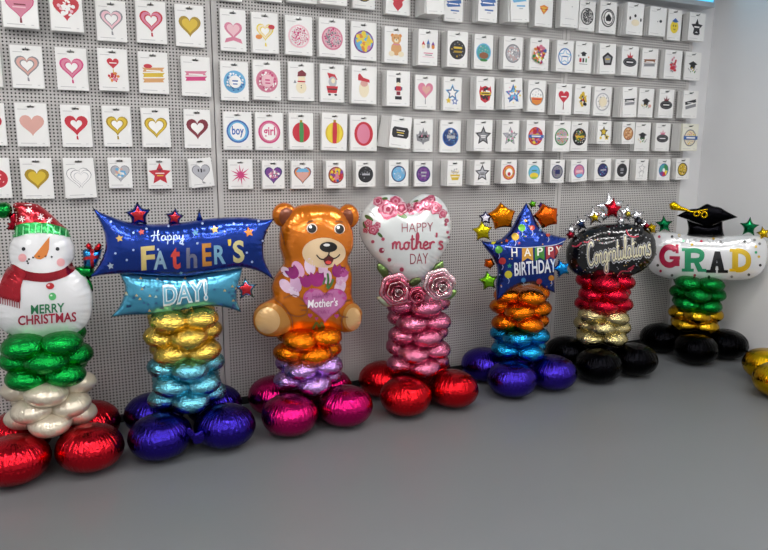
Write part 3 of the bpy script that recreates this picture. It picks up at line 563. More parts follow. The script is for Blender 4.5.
def packet_geom(w, h, t, flip=False):
    """flat card with a real hanging slot cut through it; origin at the slot, front face towards -y"""
    xs = [-w/2, -.017, .017, w/2]; zs = [.02, .006, -.004, -(h-.02)]
    b = MB(); y0, y1 = -t, 0
    idx = {}
    def V(i, j, y):
        if (i, j, y) not in idx: idx[(i, j, y)] = len(b.v); b.v.append((xs[i], y, zs[j]))
        return idx[(i, j, y)]
    for i in range(3):
        for j in range(3):
            if i == 1 and j == 1: continue
            b.f.append((V(i, j+1, y0), V(i+1, j+1, y0), V(i+1, j, y0), V(i, j, y0))); b.f.append((V(i, j, y1), V(i+1, j, y1), V(i+1, j+1, y1), V(i, j+1, y1)))
    for i in range(3):
        b.f.append((V(i, 0, y0), V(i+1, 0, y0), V(i+1, 0, y1), V(i, 0, y1))); b.f.append((V(i, 3, y1), V(i+1, 3, y1), V(i+1, 3, y0), V(i, 3, y0)))
        b.f.append((V(0, i, y0), V(0, i, y1), V(0, i+1, y1), V(0, i+1, y0))); b.f.append((V(3, i+1, y0), V(3, i+1, y1), V(3, i, y1), V(3, i, y0)))
    for a in (((1,1),(2,1)), ((2,1),(2,2)), ((2,2),(1,2)), ((1,2),(1,1))):
        (p, q), (r, s) = a; b.f.append((V(p, q, y0), V(r, s, y0), V(r, s, y1), V(p, q, y1)))
    b.m = [0]*len(b.f)
    return b
_txt = {}
rg = random.Random(5)
behind = []; stuff = MB()
TH = .006; STEP = .0105
nfront = sum(len(r[1]) for r in ROWS)
nind = 0
for rowname, packs in ROWS:
    for (x0, x1, yt, yb, dep, ops, desc, tilt) in packs:
        if isinstance(dep, tuple):
            Xr = at_y(dep[1], yt, -.012).x
            lo_, hi_ = .012, .4
            for _ in range(40):
                md = (lo_+hi_)/2
                if at_y(x0, yt, -md).x > Xr: lo_ = md
                else: hi_ = md
            d = max(.03, min(.17, lo_))
        else: d = dep
        A, B_ = at_y(x0, yt, -d), at_y(x1, yt, -d); bot = at_y((x0+x1)/2, yb, -d)
        w = B_.x-A.x; xc = (A.x+B_.x)/2; top = (A.z+B_.z)/2; h = top-bot.z
        zslot = top-.02; yf = -d
        fb = packet_geom(w, h, TH)
        paper = PAPER2 if (rowname == 'fourth' and x0 > 680) else PAPER
        o = fb.build('balloon_packet', paper, None, loc=(xc, yf+TH, zslot))
        o.rotation_euler = (0, math.radians(tilt), 0)
        tag(o, f'white packet picturing {desc}, {rowname} row' if 'row' not in desc else f'white packet picturing {desc}', 'packet', 'balloon packets on the perforated wall')
        # printed picture
        sc_ = min(w*.41, h*.325); cz = -(h/2-.02)-.004; P = MB(); mats = []
        def addp(pts, colr, lay, cx=0, cz_=cz, s=sc_, faces=None):
            mt = pink_(c_[colr]) if colr in c_ else GREYPRINT
            if mt not in mats: mats.append(mt)
            y = -TH-.0006-.00022*lay
            P.add([(cx+p[0]*s, y, cz_+p[1]*s) for p in pts], faces or [tuple(range(len(pts)))], mats.index(mt))
        lay = 0
        for pts, colr in motif(ops, w, rg):
            if pts == 'T':
                _, t_, tx, ty, th, tw, tc_ = colr
                if t_ not in _txt: _txt[t_] = font_mesh(t_, .02)
                v, f = _txt[t_]; xa, xb = min(p[0] for p in v), max(p[0] for p in v)
                addp([((p[0]-xa)/(xb-xa)*tw*1.2-tw*.6+tx, p[1]*1.0-.25+ty) for p in v], tc_, lay+1, faces=f)
            else: addp(pts, colr, lay)
            lay += 1
        z_ = -(h-.02)
        for (ax, bx, zz) in ((-.4, .1, z_+.016), (.28, .36, z_+.016), (-.42, -.12, -.012)):
            addp([(ax*w, -.0018), (bx*w, -.0018), (bx*w, .0018), (ax*w, .0018)], 'line', 0, 0, zz, 1)
        pr = link('picture_print', P.v, P.f, mats, o, P.m)
        # hook through the slot
        hb = MB(); hb.tube([(0, 0, 0), (0, -d-.012, 0), (0, -d-.022, .006)], .0026, 6)
        hk = hb.build('peg_hook', HOOKM, None, loc=(xc, 0, zslot+.0012))
        tag(hk, f'hook through the packet picturing {desc}, {rowname} row', 'hook', 'peg hooks on the perforated wall')
        n = int((d-TH-.008)/STEP)
        for k in range(1, n+1):
            behind.append((k, w, h, xc, -d+TH+k*STEP, zslot, desc, rowname, paper, d))
behind.sort(key=lambda q: q[0])
_pm = {}
for i, (k, w, h, xc, y, z, desc, rowname, paper, d) in enumerate(behind):
    dx, dz, ro = rg.uniform(-.0015, .0015), rg.uniform(-.001, .0006), rg.uniform(-.012, .012)
    if 'fanned' in desc: dx -= .002*k; ro += .015*k
    if i < 300-nfront:
        key = (desc, rowname)
        if key not in _pm: _pm[key] = packet_geom(w, h, TH-.001).build('balloon_packet', paper); o = _pm[key]
        else: o = _pm[key].copy(); COL.objects.link(o)
        o.location = (xc+dx, y, z+dz); o.rotation_euler = (0, ro, 0)
        tag(o, f'packet behind the one picturing {desc}, {rowname} row', 'packet', f'packets behind {desc}, {rowname} row')
    else:
        g = packet_geom(w, h, TH-.001); g_v = []
        cs, sn = math.cos(ro), math.sin(ro)
        stuff.add([(xc+dx+p[0]*cs+p[2]*sn, y+p[1], z+dz-p[0]*sn+p[2]*cs) for p in g.v], g.f, 0)
tag(stuff.build('balloon_packet_stacks', PAPER), 'white packets deep in the stacks behind the front packets', 'packets', None, 'stuff')

# ================================================================== balloon displays
GOLD, TEAL, RED = '#d8b955', '#69b3c6', '#c41b28'
# ---- snowman
X, Y = -.235, -.395
root = column(X, Y, '#c51a28', [mat("metallic_foil", "#cfc4b0", .3, .45, .3, 26, .75)]*3+['#12943c']*3, 'snowman balloon display with green, ivory and red balloons', z0=.252, dz=.077, ring=.113)
B = Body(root, X, Y, 0)
c = C((0, 180), 3.436)
out = c((45,84),(85,78),(132,86),(172,116),(208,150),(234,172),(243,198),(256,228),(257,262),(246,284),(236,292),(268,302),(298,330),(317,380),(319,430),(308,480),(282,512),(240,532),(150,543),(70,538),(20,522),(-5,500),(-22,460),(-20,410),(-5,350),(15,318),(38,292),(34,285),(29,255),(31,225),(42,202),(46,182),(50,150),(52,120))
top = B.pillow('snowman_balloon', catmull(out, 5, True, corners=(10, 27)), .12, pfoil('#e6e6e8', .12, .24), keep=True, s=.008, wr=.09, wl=.03)
it = []
def dec(px, col, lay=0, f=ink): it.append((*poly(px), f(col) if isinstance(col, str) else col, lay))
RF = lambda q: mat('printed_foil', q, .18, .7, .15, 18, .3)
dec(catmull(c((46,84),(85,79),(132,87),(172,117),(208,151),(232,172),(200,165),(130,150),(80,155),(50,172),(50,150),(52,120)), 4), '#b81c2c', 0, RF)
dec(catmull(c((46,182),(50,160),(90,148),(150,148),(205,160),(236,176),(242,196),(200,188),(140,182),(90,186),(48,198)), 4), '#2fae57', 1, RF)
for i in range(9):
    x = 60+i*20.5; yb = 150+abs(i-3.6)*2.6
    dec(c((x, yb+3),(x+3, yb+3),(x+2, yb+34),(x-2, yb+34)), '#8fd9a2', 2)
for sx, sy in ((100,105),(140,128),(78,135),(168,152-12)):
    for k in range(3):
        a = k*PI/3+.3; dx, dy = 11*math.cos(a), 11*math.sin(a)
        dec(c((sx-dx-dy*.14, sy-dy+dx*.14),(sx-dx+dy*.14, sy-dy-dx*.14),(sx+dx+dy*.14, sy+dy-dx*.14),(sx+dx-dy*.14, sy+dy+dx*.14)), '#f0e6e6', 2+k)
for ex in (82, 197): dec(ell(*c((ex, 237))[0], 6.5/3.436), '#17171c', 1)
dec(c((170,194),(116,262),(126,271),(140,273),(160,262),(168,238)), '#d27a2e', 1)
for ex, ey in ((78,267),(208,283)): dec(ell(*c((ex, ey))[0], 14/3.436), '#eba9ab', 1)
for k in range(7):
    a = math.radians(200-k*23-1); dec(ell(*c((150+56*math.cos(a), 280-18*math.sin(a)+(0)))[0], 3.6/3.436, n=10), '#17171c', 1)
dec(catmull(c((40,288),(90,312),(150,320),(210,308),(246,284),(262,302),(225,332),(160,350),(95,345),(60,335)), 4), '#9c1626', 1, RF)
dec(catmull(c((40,290),(90,320),(80,345),(72,375),(70,418),(40,412),(4,402),(0,370),(14,330)), 4), '#b01a2a', 2, RF)
for k in range(9):
    x = 2+k*8; dec(c((x, 398+k*2),(x+4, 398+k*2),(x+4, 424+k*2),(x+1, 424+k*2)), '#8f1424', 3)
dec(ell(*c((172,364))[0], 14/3.436, 11/3.436), '#c22b30', 1); dec(ell(*c((180,400))[0], 13/3.436), '#5cc172', 1)
dec(ell(*c((167,361))[0], 4/3.436, 3/3.436), '#f4c8c8', 2); dec(ell(*c((176,396))[0], 4/3.436, 3/3.436), '#e5f7e5', 2)
it.append((*text('MERRY', *c((107,460),(222,452)), 31/3.436, .022), ink('#23764a'), 1))
it.append((*text('CHRISTMAS', *c((63,498),(262,484)), 32/3.436, .022), ink('#a81d3c'), 1))
B.decal('face_lettering_print', it, top)
Bh = Body(root, X, Y, 0, .02)
g = foil('#178a3a', .2, .3)
o = Bh.pillow('hat_pompom', ell(*c((12,104))[0], 31/3.436, 29/3.436, 30), .045, g, s=.006, wr=.1, wl=.02); o['label'] = 'green round pompom'
o = Bh.pillow('hat_frill', catmull(c((30,125),(52,112),(58,150),(50,172),(20,168),(32,158),(22,150),(36,145)), 3), .012, foil('#a3182a', .25, .3), s=.006)
o = Bh.pillow('mitten', catmull(c((255,305),(285,296),(318,300),(324,318),(312,338),(290,340),(300,330),(318,360),(318,385),(300,350)), 3), .03, foil('#178a3a', .22, .3), s=.006)
o['label'] = 'green foil mitten'
o = Bh.pillow('gift_box_balloon', c((284,242),(300,236),(322,240),(352,236),(346,262),(330,298),(314,304),(288,300)), .03, foil('#2f7fb8', .25, .3), keep=True, s=.006, wr=.06)
Bh.decal('gift_ribbon', [(*poly(c((284,264),(346,258),(346,268),(284,276))), RF('#c3242e'), 0), (*poly(c((308,238),(322,240),(322,300),(312,303))), RF('#c3242e'), 1)], o)
Bh2 = Body(root, X, Y, 0, .035)
for pts in (((302,238),(294,226),(304,216),(314,222),(316,240)), ((322,242),(330,224),(342,216),(350,226),(344,242))):
    Bh2.pillow('gift_bow', catmull(c(*pts), 3), .012, foil('#c3242e', .2, .3), parent=o, s=.005)

# ---- father's day
X, Y = .425, -.395
root = column(X, Y, '#2c1e86', [TEAL]*3+[GOLD]*3, "long dark blue and light blue banner balloons on gold, teal and purple balloons", z0=.258, dz=.087, ring=.107)
c = C((80, 190), 3.84)
B = Body(root, X, Y, 0, .07)
out = c((47,66),(75,84),(110,98),(180,121),(280,131),(400,123),(500,109),(620,104),(700,113),(747,110),(722,150),(705,205),(707,262),(728,312),(748,348),(690,314),(610,298),(500,315),(400,332),(280,328),(180,321),(100,325),(34,336),(66,298),(92,245),(97,190),(82,135))
bl = mat('printed_foil', '#1c3fa0', .2, .85, .1, 14, .3)
top = B.pillow('upper_banner_balloon', catmull(out, 5, True, corners=(0, 9, 14, 22)), .085, bl, keep=True, s=.0075, wr=.05, wl=.03)
it = []
it.append((*place(script_mesh('Happy', .09), *c((272,196),(402,190)), 40/3.84), ink('#cfe0f5'), 1))
for ch, x0, x1, y0, y1, col, dy in (('F',236,289,308,218,'#d8c27a',-5),('A',283,334,305,234,'#8fb0c4',-3),('t',350,386,305,222,'#d9493c',-3),('h',409,450,300,222,'#6d6f86',-2),('E',470,506,293,206,'#c98a3a',-3),('R',515,560,285,213,'#7fb2cf',-3),("'",568,581,215,190,'#e0c24c',-2),('S',588,632,281,196,'#d9cf92',-5)):
    vf = font_mesh(ch, .03); ys = [p[1] for p in vf[0]]
    it.append((*place(vf, *c((x0, y0),(x1, y0+dy)), (y0-y1)/3.84, min(ys), max(ys)), ink(col), 1))
for x, y, r, col in ((152,186,15,'#d8b46a'),(517,152,17,'#e0bf7a'),(648,162,20,'#d9822e'),(236,162,13,'#c9564a'),(443,165,14,'#5f9bc9'),(118,291,14,'#a9b8c9'),(722,155,11,'#b98a4a'),(388,318,8,'#5f9bc9')):
    it.append((*poly([(q[0], q[1]) for q in star_px(*c((x, y))[0], r/3.84, .5, .2)]), ink(col), 1))
for x, y in ((118,122),(180,268),(137,243),(205,230),(555,160),(685,120),(700,195),(395,208),(300,228),(450,205),(640,240),(255,150),(340,140),(470,130),(590,130),(205,165),(660,275)): it.append((*poly(ell(*c((x, y))[0], 4.5/3.84, n=10)), ink('#aec2e8'), 1))
B.decal('star_lettering_print', it, top)
B2 = Body(root, X, Y, 0, .045)
out = c((150,318),(300,322),(400,326),(500,312),(625,296),(618,330),(604,372),(604,425),(620,470),(570,454),(500,446),(400,460),(300,478),(200,479),(118,488),(150,450),(166,410),(172,370),(160,340))
low = B2.pillow('lower_banner_balloon', catmull(out, 4, True, corners=(0, 4, 8, 14)), .07, mat('printed_foil', '#4ea3c4', .2, .7, .1, 14, .3), keep=True, s=.0075, wr=.06, wl=.03)
it = []
it.append((*text('DAY!', *c((320,441),(492,418)), 74/3.84, .05), ink('#eef4f6'), 1)); it.append((*text('DAY!', *c((323,438),(489,416)), 67/3.84, .0), ink('#6fb4cd'), 2))
rr = random.Random(3)
for i in range(64):
    x, y = rr.uniform(165, 600), rr.uniform(338, 462)
    if 300 < x < 505 and 348 < y < 450: continue
    s = 6; a = rr.uniform(-.3, .3)
    it.append((*poly(c((x-s, y+s*.7),(x+s, y+s*.7),(x, y-s*.9))), ink(rr.choice(['#102a5c', '#102a5c', '#102a5c', '#b9c6bb', '#c9a86a'])), 1))
B2.decal('triangle_lettering_print', it, low)
nv, rdf = foil('#17307c', .22, .3), RF('#c3242e')
mini_star(root, X, Y, 0, .05, *c((224,96))[0], 52/3.84, nv, .03, .1, .6, centre=rdf); mini_star(root, X, Y, 0, .055, *c((363,106))[0], 38/3.84, nv, .025, -.1, .6, centre=rdf)
Body(root, X, Y, 0, .05).pillow('banner_point', catmull(c((446,118),(452,95),(457,68),(464,95),(472,116)), 3, True, corners=(2,)), .015, nv, s=.005)
mini_star(root, X, Y, 0, .05, *c((638,380))[0], 47/3.84, foil('#3f93b8', .22, .3), .025, .1, .5, centre=rdf)
mb = MB(); p = B.w((0, 0, 0))
o = Body(root, .43, -.70, 0).pillow('inflation_neck', catmull([(189,427),(196,433),(202,430),(205,437),(201,443),(194,444),(191,438),(186,433)], 3), .012, foil('#2c1e86', .2, .5), s=.004, wr=.3, wl=.02, wavel=.01)

# ---- bear
X, Y = 1.115, -.385
root = column(X, Y, '#b5145f', [foil('#b58fd0', .2, .75)]*2+[foil('#e07a12', .17, .75)]*2, 'orange teddy bear balloon holding flowers, on orange, lilac and magenta balloons', z0=.256, dz=.088)
c = C((240, 190), 3.436)
B = Body(root, X, Y, .12)
PF = lambda q: mat('printed_foil', q, .22, .35, .1, 14, .4)
bear_m = mat('printed_foil', '#d9760f', .2, .6, .1, 14, .4)
out = c((165,78),(192,56),(225,48),(262,46),(300,48),(332,58),(356,78),(375,110),(387,142),(390,170),(385,205),(368,236),(378,262),(384,300),(382,345),(390,380),(408,398),(419,425),(414,455),(395,480),(362,490),(325,484),(285,478),(250,482),(215,482),(185,490),(150,498),(112,505),(78,500),(53,480),(43,450),(48,418),(68,393),(98,378),(112,365),(107,335),(118,300),(134,275),(148,250),(142,222),(134,190),(135,150),(145,110))
Be = Body(root, X, Y, .12, -.01)
for nm, ex, ey, rx_, ry_ in (('ear', 152, 86, 43, 44), ('ear', 372, 90, 37, 43)):
    eo = Be.pillow(nm, ell(*c((ex, ey))[0], rx_/3.436, ry_/3.436, 30), .05, bear_m, keep=True, s=.007, wr=.09, wl=.02)
    Be.decal('inner_ear', [(*poly(ell(*c((ex+(8 if ex < 200 else -2), ey+6))[0], (rx_-18)/3.436, (ry_-12)/3.436, 24)), PF('#7c3d1e'), 0)], eo)
top = B.pillow('bear_balloon', catmull(out, 4), .125, bear_m, keep=True, s=.008, wr=.06, wl=.03)
it = []
dec(ell(*c((288,216))[0], 74/3.436, 52/3.436, 30), '#e8c9a0', 1, PF)
dec(ell(*c((303,196))[0], 30/3.436, 18/3.436), '#17120f', 2); dec(ell(*c((297,189))[0], 11/3.436, 5/3.436), '#e0dcda', 3)
for ex, ey in ((247,132),(341,134)):
    dec(ell(*c((ex, ey))[0], 18/3.436, 17/3.436), '#f3e7d8', 1); dec(ell(*c((ex, ey+1))[0], 15/3.436, 15/3.436), '#15100e', 2); dec(ell(*c((ex-5, ey-5))[0], 5.5/3.436), '#ffffff', 3)
for st in ([(228,116),(240,108),(252,107)], [(326,110),(340,107),(352,112)]): it.append((*ribbon(c(*st), 1.0), ink('#4a2712'), 2))
it.append((*ribbon(c((262,222),(275,236),(292,236),(303,222),(305,212)), 1.3), ink('#1c1210'), 3)); it.append((*ribbon(c((303,222),(315,234),(330,232),(342,220)), 1.3), ink('#1c1210'), 3))
dec(catmull(c((286,236),(303,226),(320,234),(314,252),(300,258),(290,250)), 3), '#5a1616', 3); dec(ell(*c((302,248))[0], 10/3.436, 6/3.436), '#d8433f', 4)
# feet
dec(catmull(c((58,410),(95,388),(140,400),(168,440),(172,475),(150,492),(110,500),(72,490),(52,462),(50,430)), 4), '#c3863c', 1, PF)
dec(ell(*c((96,448))[0], 42/3.436, 44/3.436, 26), '#ddb27a', 2, PF); dec(ell(*c((386,438))[0], 34/3.436, 48/3.436, 26), '#c3863c', 1, PF); dec(ell(*c((388,442))[0], 26/3.436, 38/3.436, 26), '#ddb27a', 2, PF)
LN = ink('#6b3410')
for st in ([(120,375),(150,398),(178,440),(180,485)], [(150,372),(185,360),(215,378),(232,405),(222,428),(190,432),(160,420)], [(205,395),(228,398)], [(208,412),(230,412)], [(378,375),(352,388),(338,410),(345,432),(370,436)], [(352,478),(348,450),(356,430)], [(130,300),(138,290),(150,284)], [(140,128),(150,160),(155,190)]):
    it.append((*ribbon(c(*st), 1.0), LN, 3))
# bouquet
for x, y, r, a, col in ((200,272,30,.5,'#e3a8cf'),(240,262,30,.2,'#ead0e6'),(285,272,26,0,'#e6bcd9'),(158,330,28,.7,'#e9c6dd'),(192,322,30,.3,'#ddb0d3'),(160,282,22,.8,'#efd6ea'),(350,300,30,-.4,'#e3a8cf'),(342,335,30,-.4,'#ecc9e2'),(300,300,24,0,'#e9c6dd'),(185,350,22,.8,'#efd6ea')):
    dec(ell(*c((x, y))[0], r*.62/3.436, r/3.436, 16, -a), col, 1, PF)
for x, y, r, a, col in ((182,284,24,.6,'#8f1f6d'),(228,312,24,.2,'#9c2676'),(264,306,28,0,'#a32a7c'),(336,278,24,-.3,'#8f1f6d'),(355,285,16,-.6,'#b14a92')):
    dec(catmull([( (c((x, y))[0][0]+(px*math.cos(a)+py*math.sin(a))*r/3.436), (c((x, y))[0][1]+(-px*math.sin(a)+py*math.cos(a))*r/3.436)) for px, py in ((-.8,-.9),(-.35,-.5),(0,-1),(.35,-.5),(.8,-.9),(.85,.2),(.4,.85),(-.4,.85),(-.85,.2))], 2), col, 2, PF)
for st in ([(300,285),(303,310),(298,335)], [(320,305),(312,325),(300,340)], [(285,325),(292,300)], [(250,478),(262,455),(272,470)], [(272,478),(280,455),(290,474)]): it.append((*ribbon(c(*st), 2.2), ink('#3c6a34'), 2))
hp = heart_pts(1, 0, 0, 40); hx, hy = c((291,395))[0]
dec([(hx+p[0]*74/3.436, hy-p[1]*64/3.436) for p in hp], '#c75a9e', 3, PF); dec([(hx+p[0]*69/3.436, hy-p[1]*59/3.436) for p in hp], '#d27db4', 4, PF)
for x, y, r in ((245,345,9),(342,352,9),(240,430,8),(330,432,8),(262,440,6),(228,372,6),(355,372,7)): dec([(c((x, y))[0][0]+p[0]*r/3.436, c((x, y))[0][1]-p[1]*r/3.436) for p in heart_pts(1, 0, 0, 14)], '#b23a86', 5)
it.append((*text('HAPPY', *c((248,374),(322,369)), 20/3.436, 0), ink('#9a4482'), 6)); it.append((*text("Mother's", *c((232,403),(334,396)), 27/3.436, .02, .15), ink('#fdf6fb'), 6)); it.append((*text('DAY', *c((266,425),(310,421)), 14/3.436, 0), ink('#9a4482'), 6))
B.decal('face_and_flower_print', it, top)

# ---- heart
X, Y = 1.835, -.385
root = column(X, Y, '#c3161f', [foil('#cf7393', .2, .75)]*5, "white and pink mother's day heart balloon on pink and red balloons", z0=.262, dz=.094)
c = C((350, 185), 3.925)
B = Body(root, X, Y, .28, .04)
hm = mat('printed_foil', '#dfe3e2', .2, .25, .1, 14, .5)
out = c((226,80),(200,50),(165,38),(125,42),(80,65),(48,108),(34,162),(48,220),(88,280),(148,335),(205,380),(248,398),(292,368),(340,302),(378,240),(394,185),(394,130),(372,75),(335,42),(285,36),(248,55))
top = B.pillow('heart_balloon', catmull(out, 5, True, corners=(0,)), .115, hm, keep=True, s=.0075, wr=.08, wl=.03)
it = []
def rosep(x, y, r, seed=0):
    g_ = random.Random(seed); cx, cy = c((x, y))[0]; r = r/3.925
    cols = ['#c25571', '#dd8da1', '#b5415f', '#e6aab8', '#a93352']
    for k in range(5):
        q = r*(1-k*.19); a = g_.uniform(0, 6)
        pts = [(cx+q*(1+.10*math.sin(5*t+a))*math.cos(t)+r*.05*math.cos(a*k), cy+q*(1+.10*math.sin(5*t+a))*math.sin(t)+r*.05*math.sin(a*k)) for t in np.linspace(0, 2*PI, 22, endpoint=False)]
        dec(pts, cols[(k+seed) % 5], 1+k, PF)
def leafp(x, y, r, a, col='#55733f'): dec(ell(*c((x, y))[0], r/3.925, r*.42/3.925, 12, a), col, 0, PF)
for l in ((75,130,20,.6),(128,60,22,-.4),(205,120,22,.4),(60,160,18,1.2),(345,95,18,.8),(300,60,18,0),(118,196,14,.8),(255,68,16,-.5)): leafp(*l)
for i, q in enumerate(((148,97,38),(110,66,20),(200,92,26),(178,66,24),(92,176,20),(72,150,16),(108,158,13),(62,178,11),(268,88,24),(300,76,26),(335,92,24),(240,102,16),(362,112,17),(228,80,12),(318,56,16),(378,140,9))): rosep(*q, seed=i)
for x, y, r in ((90,222,7),(125,256,11),(130,212,7),(155,293,8),(203,331,9),(355,125,7),(375,155,6),(382,185,6),(386,205,5)): dec(ell(*c((x, y))[0], r/3.925, n=10), '#b04a62', 1); 
dec(ell(*c((130,254))[0], 4/3.925, n=8), '#dfe3e2', 2)
it.append((*text('HAPPY', *c((203,186),(326,182)), 38/3.925, -.012), ink('#9c4152'), 1)); it.append((*place(script_mesh("mother's", .13), *c((163,252),(366,250)), 62/3.925), ink('#b8455c'), 1)); it.append((*text('DAY', *c((236,311),(306,308)), 44/3.925, -.008), ink('#9c3f50'), 1))
B.decal('rose_lettering_print', it, top)
def rose3d(px, py, r, off, cols, seed=0):
    b_ = Body(root, X, Y, .28, off); u, v = b_.uv(px, py); g_ = random.Random(seed); mb = MB()
    rings = [(1.0, 6, 1.25, 0), (.82, 5, 1.05, 1), (.62, 5, .9, 2), (.42, 4, .8, 1), (.24, 3, .7, 2)]
    for k, (q, n, op, ci) in enumerate(rings):
        for i in range(n):
            a0 = 2*PI*i/n+g_.uniform(-.2, .2)+k*.5; wd = 2*PI/n*.72; vs = []; m_ = 7
            for s_ in range(m_):
                for t_ in range(m_):
                    aa = a0+(s_/(m_-1)-.5)*2*wd*(.55+.45*math.sin(PI*min(1, t_/(m_-1)*.9+.05)))
                    tt = t_/(m_-1); rad = r*q*(.25+.75*math.sin(tt*PI/2*op/1.25))*(1+.05*math.sin(6*aa)); w_ = r*(.15+.75*tt*(1-.35*q)-.45*q*q*tt*tt+.12*k)
                    edge = abs(s_/(m_-1)-.5)*2; w_ -= r*.10*edge**2*tt
                    vs.append(b_.w((u+rad*math.cos(aa), v+rad*math.sin(aa), w_))-root.location)
            fs = [(x*m_+y, x*m_+y+1, (x+1)*m_+y+1, (x+1)*m_+y) for x in range(m_-1) for y in range(m_-1)]
            mb.add(vs, fs, ci)
    o = mb.build('rose_balloon', [foil(q, .24, .4) for q in cols], root, True)
    md = o.modifiers.new('thick', 'SOLIDIFY'); md.thickness = .004
    return o
rose3d(395.5, 289, .10, .12, ('#dd97a6', '#cf6c84', '#ecc8cc'), 1); rose3d(438.5, 284, .10, .12, ('#eccfd3', '#e0a3b1', '#f1e4e4'), 2); rose3d(416.5, 295, .055, .14, ('#c94f6c', '#d97a90', '#c2405e'), 3)
gl = foil('#7d9a5c', .28, .4)
def leaf3d(pts, off, m_=gl):
    b_ = Body(root, X, Y, .28, off); return b_.pillow('leaf_balloon', catmull(c(*pts), 3, True, corners=(0,)), .014, m_, s=.006, wr=.2, wl=.03, wavel=.02)
leaf3d(((110,305),(140,318),(152,345),(140,372),(120,350),(106,328)), .06); leaf3d(((365,295),(368,325),(350,350),(322,352),(325,322),(345,305)), .06)
leaf3d(((103,440),(130,436),(160,452),(175,472),(140,478),(115,462)), .12, foil('#b9c3a6', .3, .4)); leaf3d(((420,412),(415,432),(390,450),(360,448),(372,425),(395,410)), .1)
leaf3d(((228,382),(245,366),(272,362),(280,378),(262,395),(240,398)), .16, foil('#55603c', .3, .4))

# ---- birthday star
X, Y = 2.605, -.385
root = column(X, Y, '#33218f', [foil('#1f8fc4', .18, .75)]*2+[foil('#d9710f', .17, .75)]*3, 'dark blue birthday star balloon on orange, bright blue and purple balloons', z0=.262, dz=.093)
c = C((460, 190), 4.23)
B = Body(root, X, Y, .38, .11)
out = c((280,52),(300,85),(322,130),(350,172),(395,190),(452,204),(428,240),(405,285),(398,340),(402,436),(350,414),(290,396),(230,412),(155,468),(152,400),(158,340),(140,290),(110,250),(88,214),(130,218),(175,205),(215,165),(245,110))
top = B.pillow('birthday_star_balloon', catmull(out, 5, True, corners=(0, 5, 9, 13, 18)), .10, mat('printed_foil', '#1a3a94', .19, .85, .1, 14, .3), keep=True, s=.0075, wr=.08, wl=.03)
it = []
FL = ((218,270,None,'H',220,243,281),(262,0,'#d9902f','A',268,299,0),(318,0,'#5a9a3c','P',322,350,0),(362,0,'#b03a3a','P',370,394,0),(400,0,'#b8383a','Y',404,428,0))
for i, (x0, x1, col) in enumerate(((262,308,'#d9a23f'),(316,356,'#4f9440'),(362,398,'#a83540'),(402,430,'#c33a35'))):
    ty = 244-i*3; dec(c((x0, ty),(x1, ty-2),(x1+1, ty+56),((x0+x1)/2+1, ty+44),(x0, ty+60)), col, 1, PF)
for ch, x0, x1, yb, hh in (('H',218,243,282,36),('A',271,300,280,34),('P',326,350,277,34),('P',372,394,274,34),('Y',405,427,270,32)): it.append((*text(ch, *c((x0, yb),(x1, yb-2)), hh/4.23, .015), ink('#f2efe6'), 2))
it.append((*ribbon(c((190,240),(260,244),(330,240),(400,232),(440,215)), .6), ink('#d6d9ea'), 2))
it.append((*text('BIRTHDAY', *c((231,362),(406,344)), 56/4.23, .02), ink('#eef0f4'), 1))
for x, y, r, col in ((262,160,15,'#6bb53a'),(234,198,16,'#d9b03a'),(165,252,16,'#57a53f'),(180,300,15,'#c23a3a'),(205,357,16,'#d6cf35'),(140,218,12,'#d6cf35'),(305,160,11,'#b9463a'),(335,140,12,'#d98a3a'),(268,380,10,'#3f8fd0'),(385,372,12,'#c98a34'),(335,386,12,'#b83a3a'),(190,450,10,'#d98a3a'),(372,190,9,'#b9463a'),(290,395,6,'#d6cf35')):
    dec(ell(*c((x, y))[0], r/4.23, n=16), col, 1, PF); it.append((*ribbon(c((x, y+r),(x+3, y+r+12),(x-2, y+r+22)), .5), ink('#b9c4e0'), 1))
for x, y, r, col in ((198,215,9,'#c2553a'),(210,320,11,'#3f9f7c'),(278,130,8,'#d7a53a'),(250,225,7,'#c2553a'),(340,170,8,'#4a90c9')): dec(star_px(*c((x, y))[0], r/4.23), col, 1, PF)
for i in range(46):
    x, y = rr.uniform(165, 390), rr.uniform(120, 440)
    if 225 < x and 235 < y < 370: continue
    dec(ell(*c((x, y))[0], 3/4.23, n=6), rr.choice(['#d9a23f', '#c9d0e8', '#c2553a', '#57a53f']), 0)
B.decal('balloon_lettering_print', it, top)
OR_ = foil('#d9790f', .2, .3)
mini_star(root, X, Y, .38, 0.13, *c((178,113))[0], 62/4.23, OR_, .05, .1, .72, name='star_balloon'); mini_star(root, X, Y, .38, 0.16, *c((95,175))[0], 47/4.23, foil('#d3c01c', .2, .3), .03, .1, .58)
mini_star(root, X, Y, .38, 0.14, *c((108,118))[0], 31/4.23, foil('#2c2560', .25, .4), .02, 0, .6, centre=ink('#e9e4f0')); mini_star(root, X, Y, .38, 0.14, *c((307,60))[0], 20/4.23, foil('#63b02b', .22, .3), .02, .2, .6)
mini_star(root, X, Y, .38, 0.07, *c((345,68))[0], 20/4.23, foil('#4a2368', .22, .3), .02, .2, .6); mini_star(root, X, Y, .38, 0.07, *c((395,115))[0], 24/4.23, foil('#d9a01c', .22, .3), .02, .2, .6)
mini_star(root, X, Y, .38, 0.12, *c((366,110))[0], 57/4.23, foil('#d65a14', .2, .3), .05, .3, .74)
mini_star(root, X, Y, .38, 0.11, *c((124,310))[0], 26/4.23, foil('#cf5a14', .2, .3), .03, .78, .75); mini_star(root, X, Y, .38, 0.13, *c((120,385))[0], 44/4.23, foil('#79bd22', .2, .3), .03, .15, .58)
mini_star(root, X, Y, .38, 0.15, *c((430,332))[0], 42/4.23, foil('#1d86cf', .2, .3), .03, .3, .56)

